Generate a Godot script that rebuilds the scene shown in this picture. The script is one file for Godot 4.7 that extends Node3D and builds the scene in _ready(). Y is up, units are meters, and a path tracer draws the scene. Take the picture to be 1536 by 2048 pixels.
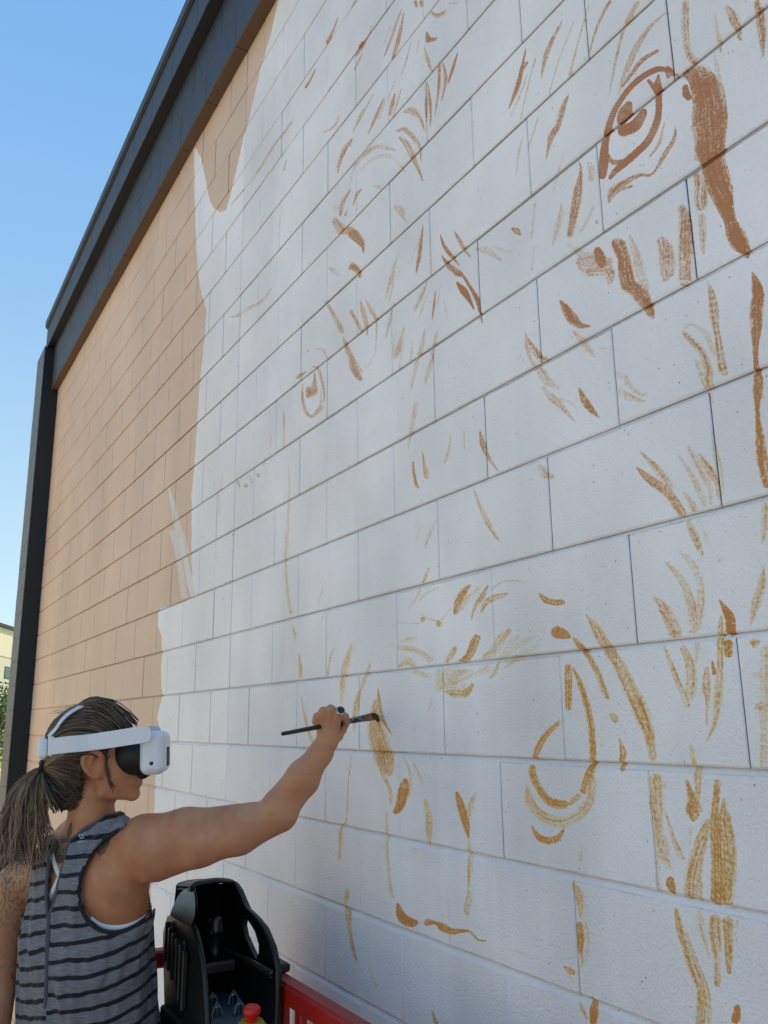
extends Node3D

const H := 3.0            # height of the joint that lies at eye level
const BW := 0.4064        # block module
const BH := 0.2032
var rng := RandomNumberGenerator.new()
var names := {}

# ---------------------------------------------------------------- node helpers
func put(called: String, mesh: Mesh, mat: Material, parent: Node = self) -> MeshInstance3D:
	var o := MeshInstance3D.new()
	var key := str(parent.get_instance_id()) + called
	var n: int = names.get(key, -1) + 1
	names[key] = n
	o.name = called if n == 0 else "%s_%03d" % [called, n]
	o.mesh = mesh
	if mat: o.material_override = mat
	parent.add_child(o, true)
	return o

func thing(called: String, label: String, category: String, at := Vector3.ZERO) -> Node3D:
	var o := Node3D.new()
	o.name = called
	o.position = at
	add_child(o, true)
	tag(o, label, category)
	return o

func tag(o: Node, label: String, category := "", group := "", kind := "") -> void:
	if label: o.set_meta("label", label)
	if category: o.set_meta("category", category)
	if group: o.set_meta("group", group)
	if kind: o.set_meta("kind", kind)

func mat(c: Color, rough := 0.7, metal := 0.0) -> StandardMaterial3D:
	var m := StandardMaterial3D.new()
	m.albedo_color = c
	m.roughness = rough
	m.metallic = metal
	return m

func noise(seed_: int, freq: float, octaves := 3, type := FastNoiseLite.TYPE_SIMPLEX_SMOOTH) -> FastNoiseLite:
	var n := FastNoiseLite.new()
	n.seed = seed_
	n.frequency = freq
	n.noise_type = type
	n.fractal_octaves = octaves
	return n

func noise_tex(seed_: int, freq: float, octaves := 3, size := 512) -> NoiseTexture2D:
	var t := NoiseTexture2D.new()
	t.width = size
	t.height = size
	t.seamless = true
	t.noise = noise(seed_, freq, octaves)
	return t

# ---------------------------------------------------------------- mesh helpers
func quad(st: SurfaceTool, a: Vector3, b: Vector3, c: Vector3, d: Vector3) -> void:
	for p in [a, b, c, a, c, d]:
		st.add_vertex(p)

func started() -> SurfaceTool:
	var st := SurfaceTool.new()
	st.begin(Mesh.PRIMITIVE_TRIANGLES)
	st.set_smooth_group(-1)
	return st

func done(st: SurfaceTool) -> ArrayMesh:
	st.generate_normals()
	return st.commit()

# box with chamfered edges between two corners
func box(st: SurfaceTool, lo: Vector3, hi: Vector3, ch := 0.004) -> void:
	var c := (lo + hi) / 2.0
	var e := (hi - lo) / 2.0
	ch = minf(ch, minf(e.x, minf(e.y, e.z)) * 0.45)
	for ax in 3:
		for s in [-1.0, 1.0]:
			var u := (ax + 1) % 3
			var w := (ax + 2) % 3
			var q := []
			for k in [[-1, -1], [1, -1], [1, 1], [-1, 1]]:
				var p := Vector3.ZERO
				p[ax] = e[ax] * s
				p[u] = (e[u] - ch) * k[0]
				p[w] = (e[w] - ch) * k[1]
				q.append(c + p)
			if s > 0: q.reverse()
			quad(st, q[0], q[1], q[2], q[3])
	# edges
	for ax in 3:
		var u := (ax + 1) % 3
		var w := (ax + 2) % 3
		for su in [-1.0, 1.0]:
			for sw in [-1.0, 1.0]:
				var p0 := Vector3.ZERO
				var p1 := Vector3.ZERO
				p0[u] = e[u] * su
				p0[w] = (e[w] - ch) * sw
				p1[u] = (e[u] - ch) * su
				p1[w] = e[w] * sw
				var d := Vector3.ZERO
				d[ax] = e[ax] - ch
				if su * sw > 0: quad(st, c + p0 - d, c + p0 + d, c + p1 + d, c + p1 - d)
				else: quad(st, c + p0 - d, c + p1 - d, c + p1 + d, c + p0 + d)
	for sx in [-1.0, 1.0]:
		for sy in [-1.0, 1.0]:
			for sz in [-1.0, 1.0]:
				var s3 := Vector3(sx, sy, sz)
				var a := c + Vector3(e.x, e.y - ch, e.z - ch) * s3
				var b := c + Vector3(e.x - ch, e.y, e.z - ch) * s3
				var d := c + Vector3(e.x - ch, e.y - ch, e.z) * s3
				if sx * sy * sz > 0:
					for p in [a, d, b]: st.add_vertex(p)
				else:
					for p in [a, b, d]: st.add_vertex(p)

func box_mesh(lo: Vector3, hi: Vector3, ch := 0.004) -> ArrayMesh:
	var st := started()
	st.set_smooth_group(-1)
	box(st, lo, hi, ch)
	return done(st)

# swept tube with an elliptical section; up fixes the wide axis when wide > 1
func tube(st: SurfaceTool, pts: Array, radii: Array, sides := 8, flat := 1.0, facing := Vector3.ZERO, cols: Array = []) -> void:
	var n := pts.size()
	var rings := []
	var last := Vector3.ZERO
	for i in n:
		var t: Vector3 = (pts[mini(i + 1, n - 1)] - pts[maxi(i - 1, 0)]).normalized()
		var u: Vector3
		if facing != Vector3.ZERO:
			u = (facing - t * facing.dot(t)).normalized()
		elif i == 0:
			u = t.cross(Vector3.UP if absf(t.y) < 0.9 else Vector3.RIGHT).normalized()
		else:
			u = (last - t * last.dot(t)).normalized()
		last = u
		var w := t.cross(u)
		var ring := []
		for k in sides:
			var a := TAU * k / sides
			ring.append(pts[i] + (u * cos(a) * flat + w * sin(a)) * radii[i])
		rings.append(ring)
	for i in n - 1:
		for k in sides:
			var k2 := (k + 1) % sides
			var q := [rings[i][k], rings[i + 1][k], rings[i + 1][k2], rings[i][k2]]
			for j in [0, 2, 1, 0, 3, 2]:
				if cols: st.set_color(cols[i] if j == 0 or j == 3 else cols[i + 1])
				st.add_vertex(q[j])
	for k in sides:
		var k2 := (k + 1) % sides
		if cols: st.set_color(cols[0])
		for p in [pts[0], rings[0][k], rings[0][k2]]: st.add_vertex(p)
		if cols: st.set_color(cols[n - 1])
		for p in [pts[n - 1], rings[n - 1][k2], rings[n - 1][k]]: st.add_vertex(p)

func spline(pts: Array, per: int) -> Array:
	var out := []
	var n := pts.size()
	for i in n - 1:
		for j in per:
			out.append(pts[i].cubic_interpolate(pts[i + 1], pts[maxi(i - 1, 0)], pts[mini(i + 2, n - 1)], float(j) / per))
	out.append(pts[n - 1])
	return out

func tube_mesh(pts: Array, r: float, sides := 10, per := 6) -> ArrayMesh:
	var st := started()
	st.set_smooth_group(0)
	var s := spline(pts, per)
	var rr := []
	for i in s.size(): rr.append(r)
	tube(st, s, rr, sides)
	return done(st)

func lathe(st: SurfaceTool, at: Vector3, axis: Vector3, prof: Array, sides := 24) -> void:
	var pts := []
	var rr := []
	for p in prof:
		pts.append(at + axis * p[0])
		rr.append(p[1])
	# straight rings, no bend
	var u := axis.cross(Vector3.UP if absf(axis.y) < 0.9 else Vector3.RIGHT).normalized()
	var w := axis.cross(u)
	for i in pts.size() - 1:
		for k in sides:
			var a := TAU * k / sides
			var b := TAU * (k + 1) / sides
			var ra: float = rr[i]
			var rb: float = rr[i + 1]
			var da := u * cos(a) + w * sin(a)
			var db := u * cos(b) + w * sin(b)
			quad(st, pts[i] + da * ra, pts[i] + db * ra, pts[i + 1] + db * rb, pts[i + 1] + da * rb)

# flat outline (points in a plane across ax) with a thickness, optional hole
func plate(pts2: PackedVector2Array, z0: float, z1: float, hole := PackedVector2Array()) -> ArrayMesh:
	var st := started()
	st.set_smooth_group(-1)
	var polys := [pts2]
	if hole.size():
		# cut along a vertical line through the hole into two simple outlines
		var cx := 0.0
		for p in hole: cx += p.x / hole.size()
		var big := 10.0
		var left := PackedVector2Array([Vector2(cx - big, -big), Vector2(cx, -big), Vector2(cx, big), Vector2(cx - big, big)])
		var right := PackedVector2Array([Vector2(cx, -big), Vector2(cx + big, -big), Vector2(cx + big, big), Vector2(cx, big)])
		polys = []
		for half in [left, right]:
			for part in Geometry2D.intersect_polygons(pts2, half):
				for rest in Geometry2D.clip_polygons(part, hole): polys.append(rest)
	for poly in polys:
		var tri := Geometry2D.triangulate_polygon(poly)
		for i in range(0, tri.size(), 3):
			var a: Vector2 = poly[tri[i]]
			var b: Vector2 = poly[tri[i + 1]]
			var c: Vector2 = poly[tri[i + 2]]
			for p in [a, b, c]: st.add_vertex(Vector3(p.x, p.y, z1))
			for p in [a, c, b]: st.add_vertex(Vector3(p.x, p.y, z0))
	for loop in [pts2, hole]:
		for i in loop.size():
			var a: Vector2 = loop[i]
			var b: Vector2 = loop[(i + 1) % loop.size()]
			quad(st, Vector3(a.x, a.y, z0), Vector3(b.x, b.y, z0), Vector3(b.x, b.y, z1), Vector3(a.x, a.y, z1))
	return done(st)

# ---------------------------------------------------------------- distance fields
class Field:
	var a := PackedVector3Array()
	var ba := PackedVector3Array()
	var il := PackedFloat32Array()
	var ra := PackedFloat32Array()
	var rb := PackedFloat32Array()
	var nn := PackedVector3Array()
	var sf := PackedFloat32Array()
	var kk := PackedFloat32Array()
	var ec := PackedVector3Array()
	var ex := []
	var er := PackedVector3Array()
	var ek := PackedFloat32Array()
	func bone(p: Vector3, q: Vector3, r0: float, r1: float, k := 0.02, n := Vector3.ZERO, s := 1.0) -> void:
		a.append(p); ba.append(q - p); il.append(1.0 / maxf((q - p).length_squared(), 1e-9))
		ra.append(r0); rb.append(r1); kk.append(k); nn.append(n); sf.append(s - 1.0)
	func chain(pts: Array, rr: Array, k := 0.012) -> void:
		for i in pts.size() - 1: bone(pts[i], pts[i + 1], rr[i], rr[i + 1], k)
	func ball(c: Vector3, frame: Basis, r: Vector3, k := 0.02) -> void:
		ec.append(c); ex.append(frame.transposed()); er.append(r); ek.append(k)
	func d(p: Vector3) -> float:
		var res := 1e3
		for i in a.size():
			var pa := p - a[i]
			var t := clampf(pa.dot(ba[i]) * il[i], 0.0, 1.0)
			var v := pa - ba[i] * t
			if sf[i] != 0.0: v += nn[i] * (v.dot(nn[i]) * sf[i])
			var dd := v.length() - lerpf(ra[i], rb[i], t)
			var h := maxf(kk[i] - absf(res - dd), 0.0)
			res = minf(res, dd) - h * h / kk[i] * 0.25
		for i in ec.size():
			var m: Basis = ex[i]
			var v := m * (p - ec[i])
			var k0 := (v / er[i]).length()
			var k1 := (v / (er[i] * er[i])).length()
			var dd := k0 * (k0 - 1.0) / maxf(k1, 1e-6)
			var h := maxf(ek[i] - absf(res - dd), 0.0)
			res = minf(res, dd) - h * h / ek[i] * 0.25
		return res

class BoxField extends Field:
	var c: Vector3
	var m: Basis
	var e: Vector3
	var r: float
	func _init(c_: Vector3, m_: Basis, e_: Vector3, r_: float) -> void:
		c = c_; m = m_.transposed(); e = e_; r = r_
	func d(p: Vector3) -> float:
		var v := (m * (p - c)).abs() - e + Vector3(r, r, r)
		return Vector3(maxf(v.x, 0), maxf(v.y, 0), maxf(v.z, 0)).length() + minf(maxf(v.x, maxf(v.y, v.z)), 0.0) - r

class Cloth extends Field:
	var body: Field
	var lift := 0.007
	var away := Vector3.ZERO
	var mid := 0.0
	var es := Vector3.ZERO
	var outline := PackedVector2Array()
	var front_top := 0.0
	var folds: FastNoiseLite
	var fold := 0.0
	func region(s: float, y: float) -> float:
		var p := Vector2(s, y)
		var best := 1e9
		var inside := false
		var n := outline.size()
		var j := n - 1
		for i in n:
			var e := outline[j] - outline[i]
			var w := p - outline[i]
			var b := w - e * clampf(w.dot(e) / e.length_squared(), 0.0, 1.0)
			best = minf(best, b.length_squared())
			if (outline[i].y > y) != (outline[j].y > y):
				if s < (outline[j].x - outline[i].x) * (y - outline[i].y) / (outline[j].y - outline[i].y) + outline[i].x: inside = not inside
			j = i
		return -sqrt(best) if inside else sqrt(best)
	func d(p: Vector3) -> float:
		var base := body.d(p) - lift
		if base > 0.06: return base
		if fold > 0.0: base += fold * folds.get_noise_3d(p.x * 16.0, p.y * 3.2, p.z * 16.0) - fold * 0.5
		var reg := region(p.dot(es), p.y) if p.dot(away) > mid else p.y - front_top
		return maxf(base, reg)

# naive surface nets over the cells near the surface; returns a mesh surface appended to st
func net(st: SurfaceTool, f: Field, lo: Vector3, hi: Vector3, h: float, uvf = null) -> void:
	var nx := int(ceil((hi.x - lo.x) / h / 4.0))
	var ny := int(ceil((hi.y - lo.y) / h / 4.0))
	var nz := int(ceil((hi.z - lo.z) / h / 4.0))
	var sx := nx * 4 + 1
	var sy := ny * 4 + 1
	var vals := {}
	var cells := PackedInt32Array()
	for bz in nz:
		for by in ny:
			for bx in nx:
				var c := lo + Vector3(bx * 4 + 2, by * 4 + 2, bz * 4 + 2) * h
				if absf(f.d(c)) > h * 5.2: continue
				for k in 5:
					for j in 5:
						for i in 5:
							var id := ((bz * 4 + k) * sy + by * 4 + j) * sx + bx * 4 + i
							if not vals.has(id): vals[id] = f.d(lo + Vector3(bx * 4 + i, by * 4 + j, bz * 4 + k) * h)
				for k in 4:
					for j in 4:
						for i in 4: cells.append(((bz * 4 + k) * sy + by * 4 + j) * sx + bx * 4 + i)
	var off := PackedInt32Array([0, 1, sx, sx + 1, sx * sy, sx * sy + 1, sx * sy + sx, sx * sy + sx + 1])
	var ea := PackedInt32Array([0, 2, 4, 6, 0, 1, 4, 5, 0, 1, 2, 3])
	var eb := PackedInt32Array([1, 3, 5, 7, 2, 3, 6, 7, 4, 5, 6, 7])
	var vid := {}
	var pos := PackedVector3Array()
	for id in cells:
		var mask := 0
		var v := PackedFloat32Array()
		for q in 8:
			var x: float = vals[id + off[q]]
			v.append(x)
			if x < 0.0: mask |= 1 << q
		if mask == 0 or mask == 255: continue
		var sum := Vector3.ZERO
		var n := 0
		for e in 12:
			var p := v[ea[e]]
			var q := v[eb[e]]
			if (p < 0.0) != (q < 0.0):
				var t := p / (p - q)
				var A := Vector3(ea[e] & 1, (ea[e] >> 1) & 1, ea[e] >> 2)
				var B := Vector3(eb[e] & 1, (eb[e] >> 1) & 1, eb[e] >> 2)
				sum += A.lerp(B, t)
				n += 1
		var base := Vector3(id % sx, (id / sx) % sy, id / (sx * sy))
		vid[id] = pos.size()
		pos.append(lo + (base + sum / n) * h)
	var faces := PackedInt32Array()
	var step := [1, sx, sx * sy]
	for id in vid:
		for ax in 3:
			var p: float = vals[id]
			var q: float = vals[id + step[ax]]
			if (p < 0.0) == (q < 0.0): continue
			var u: int = step[(ax + 1) % 3]
			var w: int = step[(ax + 2) % 3]
			if not (vid.has(id - u) and vid.has(id - w) and vid.has(id - u - w)): continue
			var i0: int = vid[id]
			var i1: int = vid[id - u]
			var i2: int = vid[id - u - w]
			var i3: int = vid[id - w]
			if p < 0.0: faces.append_array([i0, i2, i1, i0, i3, i2])
			else: faces.append_array([i0, i1, i2, i0, i2, i3])
	var nor := PackedVector3Array()
	nor.resize(pos.size())
	for i in range(0, faces.size(), 3):
		var g := (pos[faces[i + 2]] - pos[faces[i]]).cross(pos[faces[i + 1]] - pos[faces[i]])
		nor[faces[i]] += g
		nor[faces[i + 1]] += g
		nor[faces[i + 2]] += g
	for i in faces:
		st.set_normal(nor[i].normalized())
		if uvf != null: st.set_uv(uvf.call(pos[i]))
		st.add_vertex(pos[i])

func net_mesh(f: Field, lo: Vector3, hi: Vector3, h: float, uvf = null) -> ArrayMesh:
	var st := SurfaceTool.new()
	st.begin(Mesh.PRIMITIVE_TRIANGLES)
	net(st, f, lo, hi, h, uvf)
	st.index()
	return st.commit()

# ---------------------------------------------------------------- wall paint
const TS := 2048
const TANC := Color(0.85, 0.75, 0.65)
const WHITEC := Color(0.92, 0.918, 0.92)
var tile_at := [Vector2(0, H - 6 * BH), Vector2(0, H + 6 * BH), Vector2(-12 * BW, H - 6 * BH)]
var tile_span := [6 * BW, 6 * BW, 12 * BW]
var pix: Array[PackedByteArray] = []
var cover: Array[PackedByteArray] = []
var touched: Array[PackedInt32Array] = []
var grain := PackedByteArray()
var bristle := PackedByteArray()
var strokes_done := 0

func edge_x(y: float, outline: Array) -> Array:
	var xs := []
	for i in outline.size():
		var a: Vector2 = outline[i]
		var b: Vector2 = outline[(i + 1) % outline.size()]
		if (a.y > y) != (b.y > y): xs.append(a.x + (b.x - a.x) * (y - a.y) / (b.y - a.y))
	xs.sort()
	return xs

func base_image(n: int) -> void:
	var at: Vector2 = tile_at[n]
	var px: float = tile_span[n] / TS
	var soft := func(base: Color, sd: int, amount: float) -> Image:
		var im := Image.create(128, 128, false, Image.FORMAT_RGB8)
		var f := noise(sd, 0.035, 4)
		var g := noise(sd + 5, 0.012, 2)
		for y in 128:
			for x in 128:
				var v := 1.0 + amount * (f.get_noise_2d(x, y * 0.8) + 0.7 * g.get_noise_2d(x, y))
				im.set_pixel(x, y, Color(base.r * v, base.g * v, base.b * (v + amount * 0.15 * g.get_noise_2d(y, x))))
		var rr := RandomNumberGenerator.new()
		rr.seed = sd
		for i in 90:       # roller passes that dried a little lighter or darker
			var w := rr.randi_range(8, 15)
			var h := rr.randi_range(14, 60)
			var x0 := rr.randi_range(0, 127 - w)
			var y0 := rr.randi_range(0, 127 - h)
			var k := 1.0 + rr.randf_range(-0.009, 0.007)
			for y in h:
				for x in w:
					var c := im.get_pixel(x0 + x, y0 + y)
					im.set_pixel(x0 + x, y0 + y, Color(c.r * k, c.g * k, c.b * k))
		im.resize(TS, TS, Image.INTERPOLATE_CUBIC)
		return im
	var white: Image = soft.call(WHITEC, 11 + n, 0.06)
	var im := white
	if n >= 1:
		im = soft.call(TANC, 31 - n, 0.05)
		# the white ground of the mural, with the edge that the roller left
		var edge := [Vector2(0.348, 6.024), Vector2(0.263, 5.905), Vector2(0.157, 5.823), Vector2(0.051, 5.670), Vector2(-0.022, 5.605), Vector2(-0.088, 5.507), Vector2(-0.174, 5.392), Vector2(-0.222, 5.356), Vector2(-0.305, 5.393), Vector2(-0.403, 5.473), Vector2(-0.488, 5.591), Vector2(-0.557, 5.746), Vector2(-0.636, 5.897), Vector2(-0.712, 5.996), Vector2(-0.766, 6.038), Vector2(-0.737, 5.872), Vector2(-0.699, 5.629), Vector2(-0.648, 5.402), Vector2(-0.613, 5.247), Vector2(-0.525, 5.071), Vector2(-0.448, 4.963), Vector2(-0.459, 4.810), Vector2(-0.502, 4.627), Vector2(-0.519, 4.411), Vector2(-0.532, 4.223), Vector2(-0.558, 4.087), Vector2(-0.529, 3.918), Vector2(-0.529, 3.805), Vector2(-0.483, 3.664), Vector2(-0.456, 3.614), Vector2(-0.661, 3.609), Vector2(-0.970, 3.618), Vector2(-1.010, 3.603), Vector2(-1.008, 3.542), Vector2(-0.930, 3.480), Vector2(-0.900, 3.401), Vector2(-0.914, 3.339), Vector2(-0.897, 3.242), Vector2(-0.860, 3.211), Vector2(-0.879, 3.180), Vector2(-0.919, 3.131), Vector2(-0.930, 3.104), Vector2(-0.900, 3.073), Vector2(-0.905, 2.962), Vector2(-0.912, 2.907), Vector2(-0.912, 2.817), Vector2(-0.911, 2.722), Vector2(-0.912, 2.684), Vector2(-0.950, 2.672), Vector2(-0.909, 2.407), Vector2(-0.872, 2.131), Vector2(-0.850, 1.851)]
		edge.append(Vector2(edge[-1].x, 1.0))
		edge.append(Vector2(5, 1.0))
		edge.append(Vector2(5, 8.0))
		edge.append(Vector2(edge[0].x + 0.25, 8.0))
		var rag := noise(77, 0.9, 3)
		for y in TS:
			var wy: float = at.y + tile_span[n] - (y + 0.5) * px
			var xs := edge_x(wy, edge)
			for i in range(0, xs.size() - 1, 2):
				var j := 0.008 * rag.get_noise_2d(wy * 18.0, i * 30.0) + 0.006 * rag.get_noise_2d(wy * 160.0, i * 30.0)
				var x0 := clampi(int((xs[i] + j - at.x) / px), 0, TS)
				var x1 := clampi(int((xs[i + 1] + j - at.x) / px), 0, TS)
				if x1 > x0: im.blit_rect(white, Rect2i(x0, y, x1 - x0, 1), Vector2i(x0, y))
	pix.append(im.get_data())
	var cv := PackedByteArray()
	cv.resize(TS * TS)
	cover.append(cv)
	touched.append(PackedInt32Array())

func lay(x: float, y: float, a: int) -> void:
	for n in 3:
		var at: Vector2 = tile_at[n]
		if n != 2 and x < 0.0 or n == 2 and x >= 0.0: continue
		var sc: float = TS / tile_span[n]
		var ix := int((x - at.x) * sc)
		var iy := TS - 1 - int((y - at.y) * sc)
		if ix < 0 or iy < 0 or ix >= TS or iy >= TS: continue
		var id := iy * TS + ix
		var was := cover[n][id]
		if was == 0: touched[n].append(id)
		if a > was: cover[n][id] = a
		return

# one brush stroke: left and right edge points in millimetres on the wall; dens says how wet it was
func stroke(dens: float, e: Array) -> void:
	strokes_done += 1
	var n := e.size() / 4
	var L := []
	var R := []
	for i in n:
		L.append(Vector2(e[i * 4], e[i * 4 + 1]) * 0.001)
		R.append(Vector2(e[i * 4 + 2], e[i * 4 + 3]) * 0.001)
	var whole := 0.0
	for i in n - 1: whole += ((L[i] + R[i]) / 2.0).distance_to((L[i + 1] + R[i + 1]) / 2.0)
	var total := 0.0
	var off := rng.randi_range(0, 255)
	var off2 := rng.randi_range(0, 255)
	for i in n - 1:
		var len_: float = ((L[i] + R[i]) / 2.0).distance_to((L[i + 1] + R[i + 1]) / 2.0)
		var step := 0.0011 if L[i].x > 0.0 else 0.0021
		var cnt := maxi(2, int(len_ / step))
		for j in cnt:
			var t := float(j) / cnt
			var l: Vector2 = L[i].cubic_interpolate(L[i + 1], L[maxi(i - 1, 0)], L[mini(i + 2, n - 1)], t)
			var r: Vector2 = R[i].cubic_interpolate(R[i + 1], R[maxi(i - 1, 0)], R[mini(i + 2, n - 1)], t)
			var w := l.distance_to(r)
			var near_end := clampf(minf(total + len_ * t, whole - total - len_ * t) / maxf(w * 0.5, 0.001), 0.0, 1.0)
			var cap := sqrt(near_end * (2.0 - near_end))
			var mid := (l + r) / 2.0
			l = mid.lerp(l, cap)
			r = mid.lerp(r, cap)
			w *= cap
			var m := maxi(2, int(w / step))
			var along := int((total + len_ * t) * 260.0)
			# both ends of a stroke run dry
			var run := (i + t) / (n - 1)
			var ends := minf(1.0, minf(run, 1.0 - run) * 7.0 + 0.35)
			for k in m:
				var s := (k + 0.5) / m
				var side := 1.0 - absf(2.0 * s - 1.0)
				var p := l.lerp(r, s)
				var br := bristle[((int(s * 46.0 * clampf(w * 40.0, 0.7, 2.6)) + off) & 255) * 256 + ((along / 7 + off2) & 255)] / 255.0
				var gr := grain[((int(p.y * 420.0)) & 255) * 256 + (int(p.x * 420.0) & 255)] / 255.0
				var pat := grain[((int(p.y * 60.0)) & 255) * 256 + (int(p.x * 60.0 + 77.0) & 255)] / 255.0
				var v := (pat - 0.5) * 0.40 + (dens - 0.25) * 1.10 + (br - 0.5) * 1.05 + (gr - 0.5) * 0.95 + minf(side * 1.7, 0.60) - 0.50 + (ends - 1.0) * 0.40
				if dens > 0.94: v += 0.34
				if v > 0.0: lay(p.x, p.y, clampi(int((0.22 + v * 1.1) * (0.38 + 0.62 * dens) * 255.0), 24, 255))
				elif v > -0.45: lay(p.x, p.y, int((0.45 + v) * 215.0 * dens))
		total += len_

func wisp(dens: float, e: Array) -> void:      # thin white roller marks on the tan
	var n := e.size() / 4
	for i in n - 1:
		for j in 260:
			var t := j / 260.0
			var l := Vector2(e[i * 4], e[i * 4 + 1]).lerp(Vector2(e[i * 4 + 4], e[i * 4 + 5]), t) * 0.001
			var r := Vector2(e[i * 4 + 2], e[i * 4 + 3]).lerp(Vector2(e[i * 4 + 6], e[i * 4 + 7]), t) * 0.001
			for k in 80:
				var p := l.lerp(r, k / 80.0)
				if p.x > 0.0: continue
				var ix := int((p.x - tile_at[2].x) * TS / tile_span[2])
				var iy := TS - 1 - int((p.y - tile_at[2].y) * TS / tile_span[2])
				var id := (iy * TS + ix) * 3
				var a := dens * (0.35 + 0.65 * bristle[(k * 2 & 255) * 256 + (j & 255)] / 255.0)
				for c in 3:
					pix[2][id + c] = int(lerpf(pix[2][id + c], [226, 224, 219][c], a * 0.25))

func finish_paint() -> Array:
	var out := []
	for n in 3:
		var cv := cover[n]
		var d := pix[n]
		for id in touched[n]:
			var a := cv[id] / 255.0
			# a thin coat is ochre and lets the white through, a thick one is brown
			var thick := clampf(a * 1.25 - 0.2, 0.0, 1.0)
			var al := clampf(a * 1.15, 0.0, 0.95)
			# strokes higher up are browner, those lower down more ochre
			var low := clampf(((id / TS) - 350.0) / 600.0, 0.0, 1.0) if n == 0 else 0.0
			var r := lerpf(lerpf(214.0, 226.0, low), lerpf(180.0, 196.0, low), thick)
			var g := lerpf(lerpf(174.0, 184.0, low), lerpf(119.0, 131.0, low), thick)
			var b := lerpf(lerpf(122.0, 96.0, low), lerpf(72.0, 52.0, low), thick)
			d[id * 3] = int(lerpf(d[id * 3], r, al))
			d[id * 3 + 1] = int(lerpf(d[id * 3 + 1], g, al))
			d[id * 3 + 2] = int(lerpf(d[id * 3 + 2], b, al))
		# small pits of bare dark block
		for i in 2600:
			var x := rng.randi_range(2, TS - 3)
			var y := rng.randi_range(2, TS - 3)
			var dark := rng.randf_range(0.45, 0.85)
			var wide := 1 if rng.randf() < 0.75 else 2
			for j in wide:
				for k in wide:
					var id := ((y + j) * TS + x + k) * 3
					for c in 3: d[id + c] = int(d[id + c] * dark)
		out.append(ImageTexture.create_from_image(Image.create_from_data(TS, TS, false, Image.FORMAT_RGB8, d)))
	return out

# ---------------------------------------------------------------- blocks
var block_noise: FastNoiseLite

func block_mesh(x0: float, x1: float, y0: float, y1: float, z: float, tile: int, back := 0.03, joint := 0.0028, face: Material = null, flank: Material = null, g := 0.0019) -> ArrayMesh:
	# g is half a head joint
	x0 += g; x1 -= g
	y0 += joint; y1 -= joint
	var per := []
	var nx := 10
	for i in nx: per.append(Vector2(lerpf(x0, x1, float(i) / nx), y0))
	for i in 2: per.append(Vector2(x1, lerpf(y0, y1, i / 2.0)))
	for i in nx: per.append(Vector2(lerpf(x1, x0, float(i) / nx), y1))
	for i in 2: per.append(Vector2(x0, lerpf(y1, y0, i / 2.0)))
	var c := Vector2((x0 + x1) / 2.0, (y0 + y1) / 2.0)
	var proud := rng.randf_range(-0.0008, 0.0008)
	var rings := []
	for k in 3:
		var ring := []
		for p in per:
			var q: Vector2 = p
			var wob := block_noise.get_noise_2d(q.x * 55.0, q.y * 55.0 + z * 900.0) * 0.0022
			var zz := z + proud
			if k == 0:
				q = Vector2(clampf(q.x, x0 + 0.0022, x1 - 0.0022), clampf(q.y, y0 + 0.0028 + absf(wob), y1 - 0.0032 - absf(wob)))
			elif k == 1:
				zz -= 0.0028
				q += Vector2(signf(q.x - c.x) * (wob if q.x == x0 or q.x == x1 else 0.0), signf(q.y - c.y) * (wob if q.y == y0 or q.y == y1 else 0.0))
			else:
				zz = z - back
			ring.append(Vector3(q.x, q.y, zz))
		rings.append(ring)
	var front := started()
	var sides := started()
	var at: Vector2 = tile_at[maxi(tile, 0)]
	var sp: float = tile_span[maxi(tile, 0)]
	var n := per.size()
	var tri := func(ps: Array, grp: int) -> void:
		var st: SurfaceTool = sides if grp == 2 else front
		st.set_smooth_group(grp)
		for p in ps:
			st.set_uv(Vector2((p.x - at.x) / sp, 1.0 - (p.y - at.y) / sp))
			st.add_vertex(p)
	var cen := Vector3(c.x, c.y, z + proud)
	for i in n:
		var j := (i + 1) % n
		tri.call([cen, rings[0][j], rings[0][i]], -1)
		for k in 2:
			tri.call([rings[k][i], rings[k][j], rings[k + 1][j]], 1 if k == 0 else 2)
			tri.call([rings[k][i], rings[k + 1][j], rings[k + 1][i]], 1 if k == 0 else 2)
	front.generate_normals()
	sides.generate_normals()
	front.set_material(face)
	sides.set_material(flank)
	return sides.commit(front.commit())

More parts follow.
